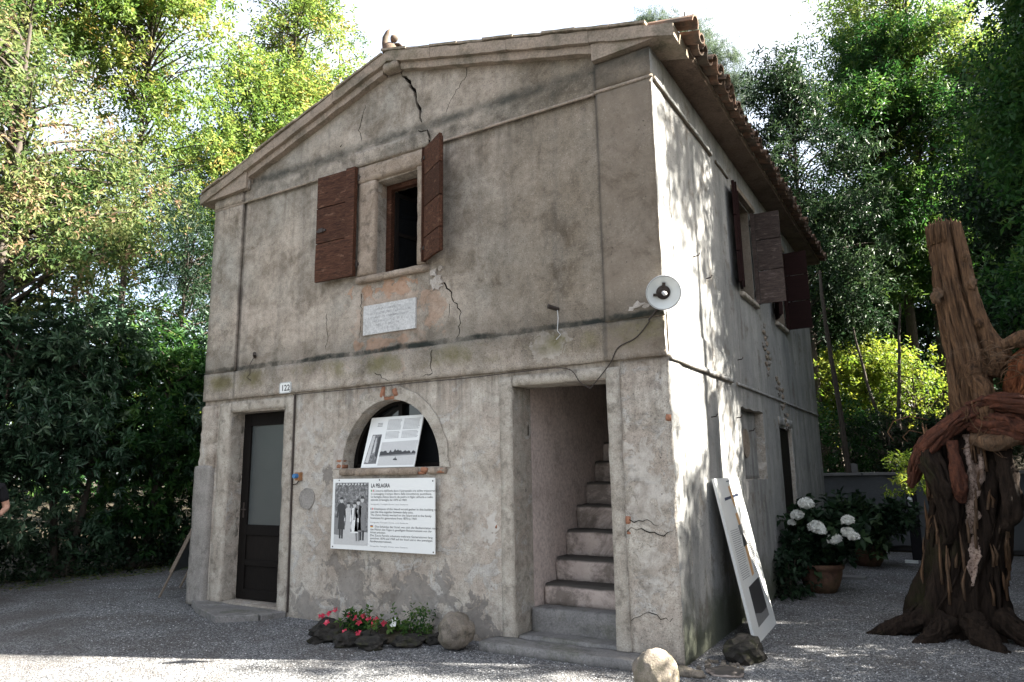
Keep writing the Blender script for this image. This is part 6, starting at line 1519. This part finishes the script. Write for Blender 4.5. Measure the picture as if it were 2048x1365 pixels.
bundle([(2.46, 2.12, 1.95), (2.56, 2.05, 2.2), (2.66, 2.03, 2.40), (2.82, 2.05, 2.52), (2.98, 2.08, 2.45)], (0.12, 0.17, 0.19, 0.15, 0.09), 40, 6, 0.020, MT['torn'])
bundle([(2.18, 2.05, 2.42), (2.24, 1.98, 2.20), (2.26, 1.96, 1.95), (2.22, 1.96, 1.72)], (0.06, 0.10, 0.11, 0.07), 14, 7, 0.026, MT['dead'])
sp(ridged(MB(), [(2.45, 1.98, 2.56), (2.62, 1.95, 2.60), (2.85, 1.95, 2.62)], (0.05, 0.075, 0.06), 24, 0.2, 2, 1, 51), 'burl_cap', MT['dead'])
sp(ridged(MB(), [(2.12, 1.95, 1.74), (2.26, 1.86, 1.69), (2.42, 1.86, 1.72), (2.55, 1.9, 1.74)], (0.05, 0.075, 0.06, 0.03), 22, 0.2, 2, 1, 52), 'splint', MT['dead'])
sp(ridged(MB(), [(2.33, 1.98, 1.66), (2.35, 1.93, 1.40), (2.34, 1.92, 1.10), (2.27, 1.95, 0.95)], (0.06, 0.075, 0.08, 0.04), 24, 0.3, 2, 1, 53), 'splint', MT['dead_dark'])
# pale flaking bark running down the front
from mathutils.bvhtree import BVHTree
bpy.context.view_layer.update()
trk = next(o for o in stump.children if o.name.startswith('trunk'))
bvh = BVHTree.FromPolygons([v.co.copy() for v in trk.data.vertices], [tuple(p.vertices) for p in trk.data.polygons])
def bark_sheet(spine, seed):
    mb = MB(); rows = []
    zs = [spine[0][1] + (spine[-1][1] - spine[0][1]) * i / 60 for i in range(61)]
    for z in zs:
        for (x0, za, w0), (x1, zb, w1) in zip(spine, spine[1:]):
            if zb <= z <= za: f = (za - z) / (za - zb); break
        xc, w = x0 + (x1 - x0) * f, w0 + (w1 - w0) * f
        row = []
        wl = w * (1 + 0.9 * noise.noise((z * 9, seed, 0))) + 0.012 * noise.noise((z * 40, seed, 3)); wr = w * (1 + 0.9 * noise.noise((z * 9, seed, 7))) + 0.012 * noise.noise((z * 40, seed, 9))
        for k in range(15):
            u = k / 14; x = xc - wl + (wl + wr) * u
            hit = bvh.ray_cast(Vector((x, 0.5, z)), Vector((0, 1, 0)))[0]
            y = hit.y if hit else 1.97
            lift = 0.004 if k in (0, 14) else 0.016 + 0.012 * noise.noise((x * 26, z * 26, seed)) + 0.006 * noise.noise((x * 70, z * 70, seed))
            row.append(mb.bm.verts.new((x, y - max(0.003, lift), z)))
        rows.append(row)
    for r0, r1 in zip(rows, rows[1:]):
        for k in range(14): mb.face([r0[k], r0[k + 1], r1[k + 1], r1[k]])
    so = mb.bm
    sp(mb, 'bark_sheet', MT['flake'])
bark_sheet([(2.10, 1.78, 0.05), (2.13, 1.62, 0.075), (2.12, 1.45, 0.07), (2.07, 1.22, 0.045), (2.03, 1.02, 0.05), (2.04, 0.90, 0.02)], 1)
bark_sheet([(2.05, 0.89, 0.018), (2.03, 0.78, 0.042), (2.01, 0.62, 0.038), (1.98, 0.46, 0.012)], 4)
spn = MB(); rr = random.Random(41)
for i in range(70):
    a = rr.uniform(math.pi * 0.9, math.pi * 2.1); z0 = rr.uniform(0.2, 1.7); R0 = 0.33 + 0.05 * max(0, 0.6 - z0)
    cx_ = 1.88 + 0.13 * z0; x0, y0 = cx_ + R0 * math.cos(a), 2.3 + R0 * math.sin(a); l = rr.uniform(0.12, 0.45)
    spn.tube([(x0, y0, z0), (x0 + rr.uniform(-.01, .02), y0 - 0.01, z0 + l * 0.5), (x0 + rr.uniform(-.02, .05), y0 - rr.uniform(0.0, 0.03), z0 + l)], [0.012, 0.014, 0.002], 4)
for i in range(26):
    a = rr.uniform(0, 6.28); x0, y0 = 2.11 + 0.125 * math.cos(a), 2.2 + 0.125 * math.sin(a)
    spn.tube([(x0, y0, 3.62), (x0, y0, 3.78), (x0 + rr.uniform(-.015, .015), y0, 3.83 + rr.uniform(-0.02, 0.05))], [0.02, 0.017, 0.003], 5)
tag(sp(spn, 'splinters', MT['dead']), kind='stuff')
tw = MB(); rr = random.Random(14)
for i in range(34):
    x0, z0 = rr.uniform(2.3, 2.75), rr.uniform(2.2, 2.55)
    a = rr.uniform(-0.9, -0.15) if i % 4 else rr.uniform(0.1, 0.6); l = rr.uniform(0.25, 0.6)
    p = [Vector((x0, 1.86 + rr.uniform(-.1, .1), z0))]
    dz = rr.uniform(-0.05, 0.30)
    for k in range(1, 7):
        p.append(p[0] + Vector((a * l * k / 6, rr.uniform(-0.02, 0.02) - 0.03 * k / 6, dz * math.sin(k / 6 * 2.6) * l - 0.25 * l * (k / 6) ** 2)))
    tw.tube(p, [0.006 - 0.0006 * k for k in range(7)], 5)
for i in range(8):
    x0, z0 = rr.uniform(2.0, 2.3), rr.uniform(1.9, 2.2)
    p = [Vector((x0 + 0.02 * k * rr.uniform(-1, 1.6), 1.87 - 0.004 * k, z0 - rr.uniform(0.06, 0.09) * k)) for k in range(6)]
    tw.tube(p, 0.004, 5)
tw.tube([(1.80, 1.9, 1.92), (1.66, 1.88, 1.96), (1.52, 1.87, 1.92), (1.46, 1.87, 1.82), (1.50, 1.87, 1.74)], 0.006, 5).tube([(1.74, 1.9, 1.80), (1.64, 1.88, 1.83), (1.58, 1.87, 1.77), (1.62, 1.87, 1.72)], 0.005, 5)
tag(sp(tw, 'twigs', MT['dead']), kind='stuff')

# ---------------------------------------------------------------- the person at the left edge
def skin_body(name, verts, edges, radii, mat, parent, sub=2, root=0):
    me = bpy.data.meshes.new(name); me.from_pydata(verts, edges, [])
    o = link(name, me, mat, parent)
    sk_ = o.modifiers.new('skin', 'SKIN'); sk_.use_smooth_shade = True
    for i, r_ in enumerate(radii):
        me.skin_vertices[0].data[i].radius = (r_, r_) if not hasattr(r_, '__len__') else r_
        me.skin_vertices[0].data[i].use_root = (i == root)
    s_ = o.modifiers.new('sub', 'SUBSURF'); s_.levels = s_.render_levels = sub
    return o
person = empty('person', (-8.44, -1.34, 0), math.radians(60), 'person in black T-shirt and dark trousers cut off by the left picture edge', 'person')
# local frame: faces -Y, right hand side at -X ; the elbow towards +X is the one in the picture
bv = [(0, 0, 0.95), (0, 0.0, 1.12), (0, 0.005, 1.30), (0, 0.01, 1.43), (0, 0.0, 1.50), (0, -0.015, 1.57), (0, -0.02, 1.68), (0, -0.01, 1.735),
      (0.10, 0, 0.90), (0.11, -0.01, 0.50), (0.115, 0.02, 0.09), (0.12, -0.13, 0.04), (-0.10, 0, 0.90), (-0.11, -0.01, 0.50), (-0.115, 0.02, 0.09), (-0.12, -0.13, 0.04),
      (0.17, 0.0, 1.425), (0.25, 0.04, 1.17), (0.20, -0.17, 1.09), (0.17, -0.25, 1.08), (-0.17, 0.0, 1.425), (-0.24, 0.04, 1.17), (-0.23, -0.10, 0.97), (-0.22, -0.16, 0.92)]
be = [(0, 1), (1, 2), (2, 3), (3, 4), (4, 5), (5, 6), (6, 7), (0, 8), (8, 9), (9, 10), (10, 11), (0, 12), (12, 13), (13, 14), (14, 15), (3, 16), (16, 17), (17, 18), (18, 19), (3, 20), (20, 21), (21, 22), (22, 23)]
br = [(0.155, 0.11), (0.14, 0.10), (0.155, 0.11), (0.13, 0.09), 0.058, 0.07, (0.085, 0.10), 0.055, 0.088, 0.06, 0.042, 0.035, 0.088, 0.06, 0.042, 0.035, 0.055, 0.043, 0.03, 0.032, 0.055, 0.043, 0.03, 0.032]
skin_body('body', bv, be, br, MT['skin'], person)
# clothes: the same chain a little larger
skin_body('shirt', [bv[0], bv[1], bv[2], bv[3], (0, 0, 1.475), bv[16], (0.228, 0.028, 1.235), bv[20], (-0.222, 0.028, 1.235)], [(0, 1), (1, 2), (2, 3), (3, 4), (3, 5), (5, 6), (3, 7), (7, 8)], [(0.168, 0.122), (0.153, 0.113), (0.168, 0.123), (0.142, 0.102), 0.066, 0.068, 0.062, 0.068, 0.062], MT['shirt'], person)
skin_body('trousers', [bv[0], bv[8], bv[9], (0.114, 0.01, 0.13), bv[12], bv[13], (-0.114, 0.01, 0.13)], [(0, 1), (1, 2), (2, 3), (0, 4), (4, 5), (5, 6)], [(0.165, 0.12), 0.10, 0.075, 0.066, 0.10, 0.075, 0.066], MT['jeans'], person)
for s_ in (1, -1):
    MB().blob((0.12 * s_, -0.06, 0.035), (0.052, 0.145, 0.055), 3, 0.05, 1.5, 3, -0.035).build('shoe', MT['shoe'], person, smooth=True)
    hx, hy, hz = (0.17, -0.25, 1.08) if s_ > 0 else (-0.22, -0.16, 0.92)
    dv = Vector((-0.25 * s_, -0.9, -0.1)).normalized() if s_ > 0 else Vector((0.05, -0.55, -0.8)).normalized()
    sd_ = Vector((0, 0, 1)) if s_ > 0 else Vector((0, -0.8, 0.55))
    for k in range(4):
        o0 = Vector((hx, hy, hz)) + sd_ * (0.028 - 0.019 * k); ln_ = (0.072, 0.08, 0.075, 0.06)[k]
        cu = dv.cross(sd_).normalized() * (0.5 if s_ > 0 else 0.4)
        p_ = [o0 + dv * 0.02, o0 + dv * (0.055), o0 + dv * (0.055 + ln_ * 0.4) + cu * 0.015, o0 + dv * (0.055 + ln_ * 0.7) + cu * 0.04]
        skin_body('finger', [tuple(q_) for q_ in p_], [(0, 1), (1, 2), (2, 3)], [0.0105, 0.0095, 0.0088, 0.007], MT['skin'], person, 1)
    o0 = Vector((hx, hy, hz)) + sd_ * 0.025
    p_ = [o0, o0 + dv * 0.02 + sd_ * 0.025, o0 + dv * 0.05 + sd_ * 0.035]
    skin_body('thumb', [tuple(q_) for q_ in p_], [(0, 1), (1, 2)], [0.013, 0.011, 0.009], MT['skin'], person, 1)
    MB().blob((0.086 * s_, 0.0, 1.665), (0.014, 0.026, 0.034), 2, 0.1, 2, 1).build('ear', MT['skin'], person, smooth=True)
    MB().blob((0.032 * s_, -0.105, 1.685), (0.013, 0.010, 0.007), 2, 0, 1, 0).build('eye', MT['ink'], person, smooth=True)
MB().blob((0, -0.122, 1.655), (0.015, 0.022, 0.026), 2, 0.05, 2, 1).build('nose', MT['skin'], person, smooth=True)
MB().blob((0, -0.108, 1.612), (0.026, 0.008, 0.006), 2, 0.05, 2, 1).build('mouth', MT['heart'], person, smooth=True)
MB().blob((0, 0.025, 1.715), (0.098, 0.105, 0.085), 3, 0.08, 3, 5).build('hair', MT['hair'], person, smooth=True)
bag = tag(MB().tube([(-8.06, -1.36, 1.12), (-8.10, -1.36, 1.0), (-8.16, -1.36, 0.86), (-8.2, -1.36, 0.72)], 0.006, 6).build('shoulder_bag', MT['p_light']), 'bag on a thin pale strap at the side of the person', 'bag')
MB().rbox(-8.34, -8.14, -1.44, -1.28, 0.48, 0.72, 0.05, 0.006, 5, 2, rnd=0.02).build('bag_body', MT['jeans'], bag, smooth=True)
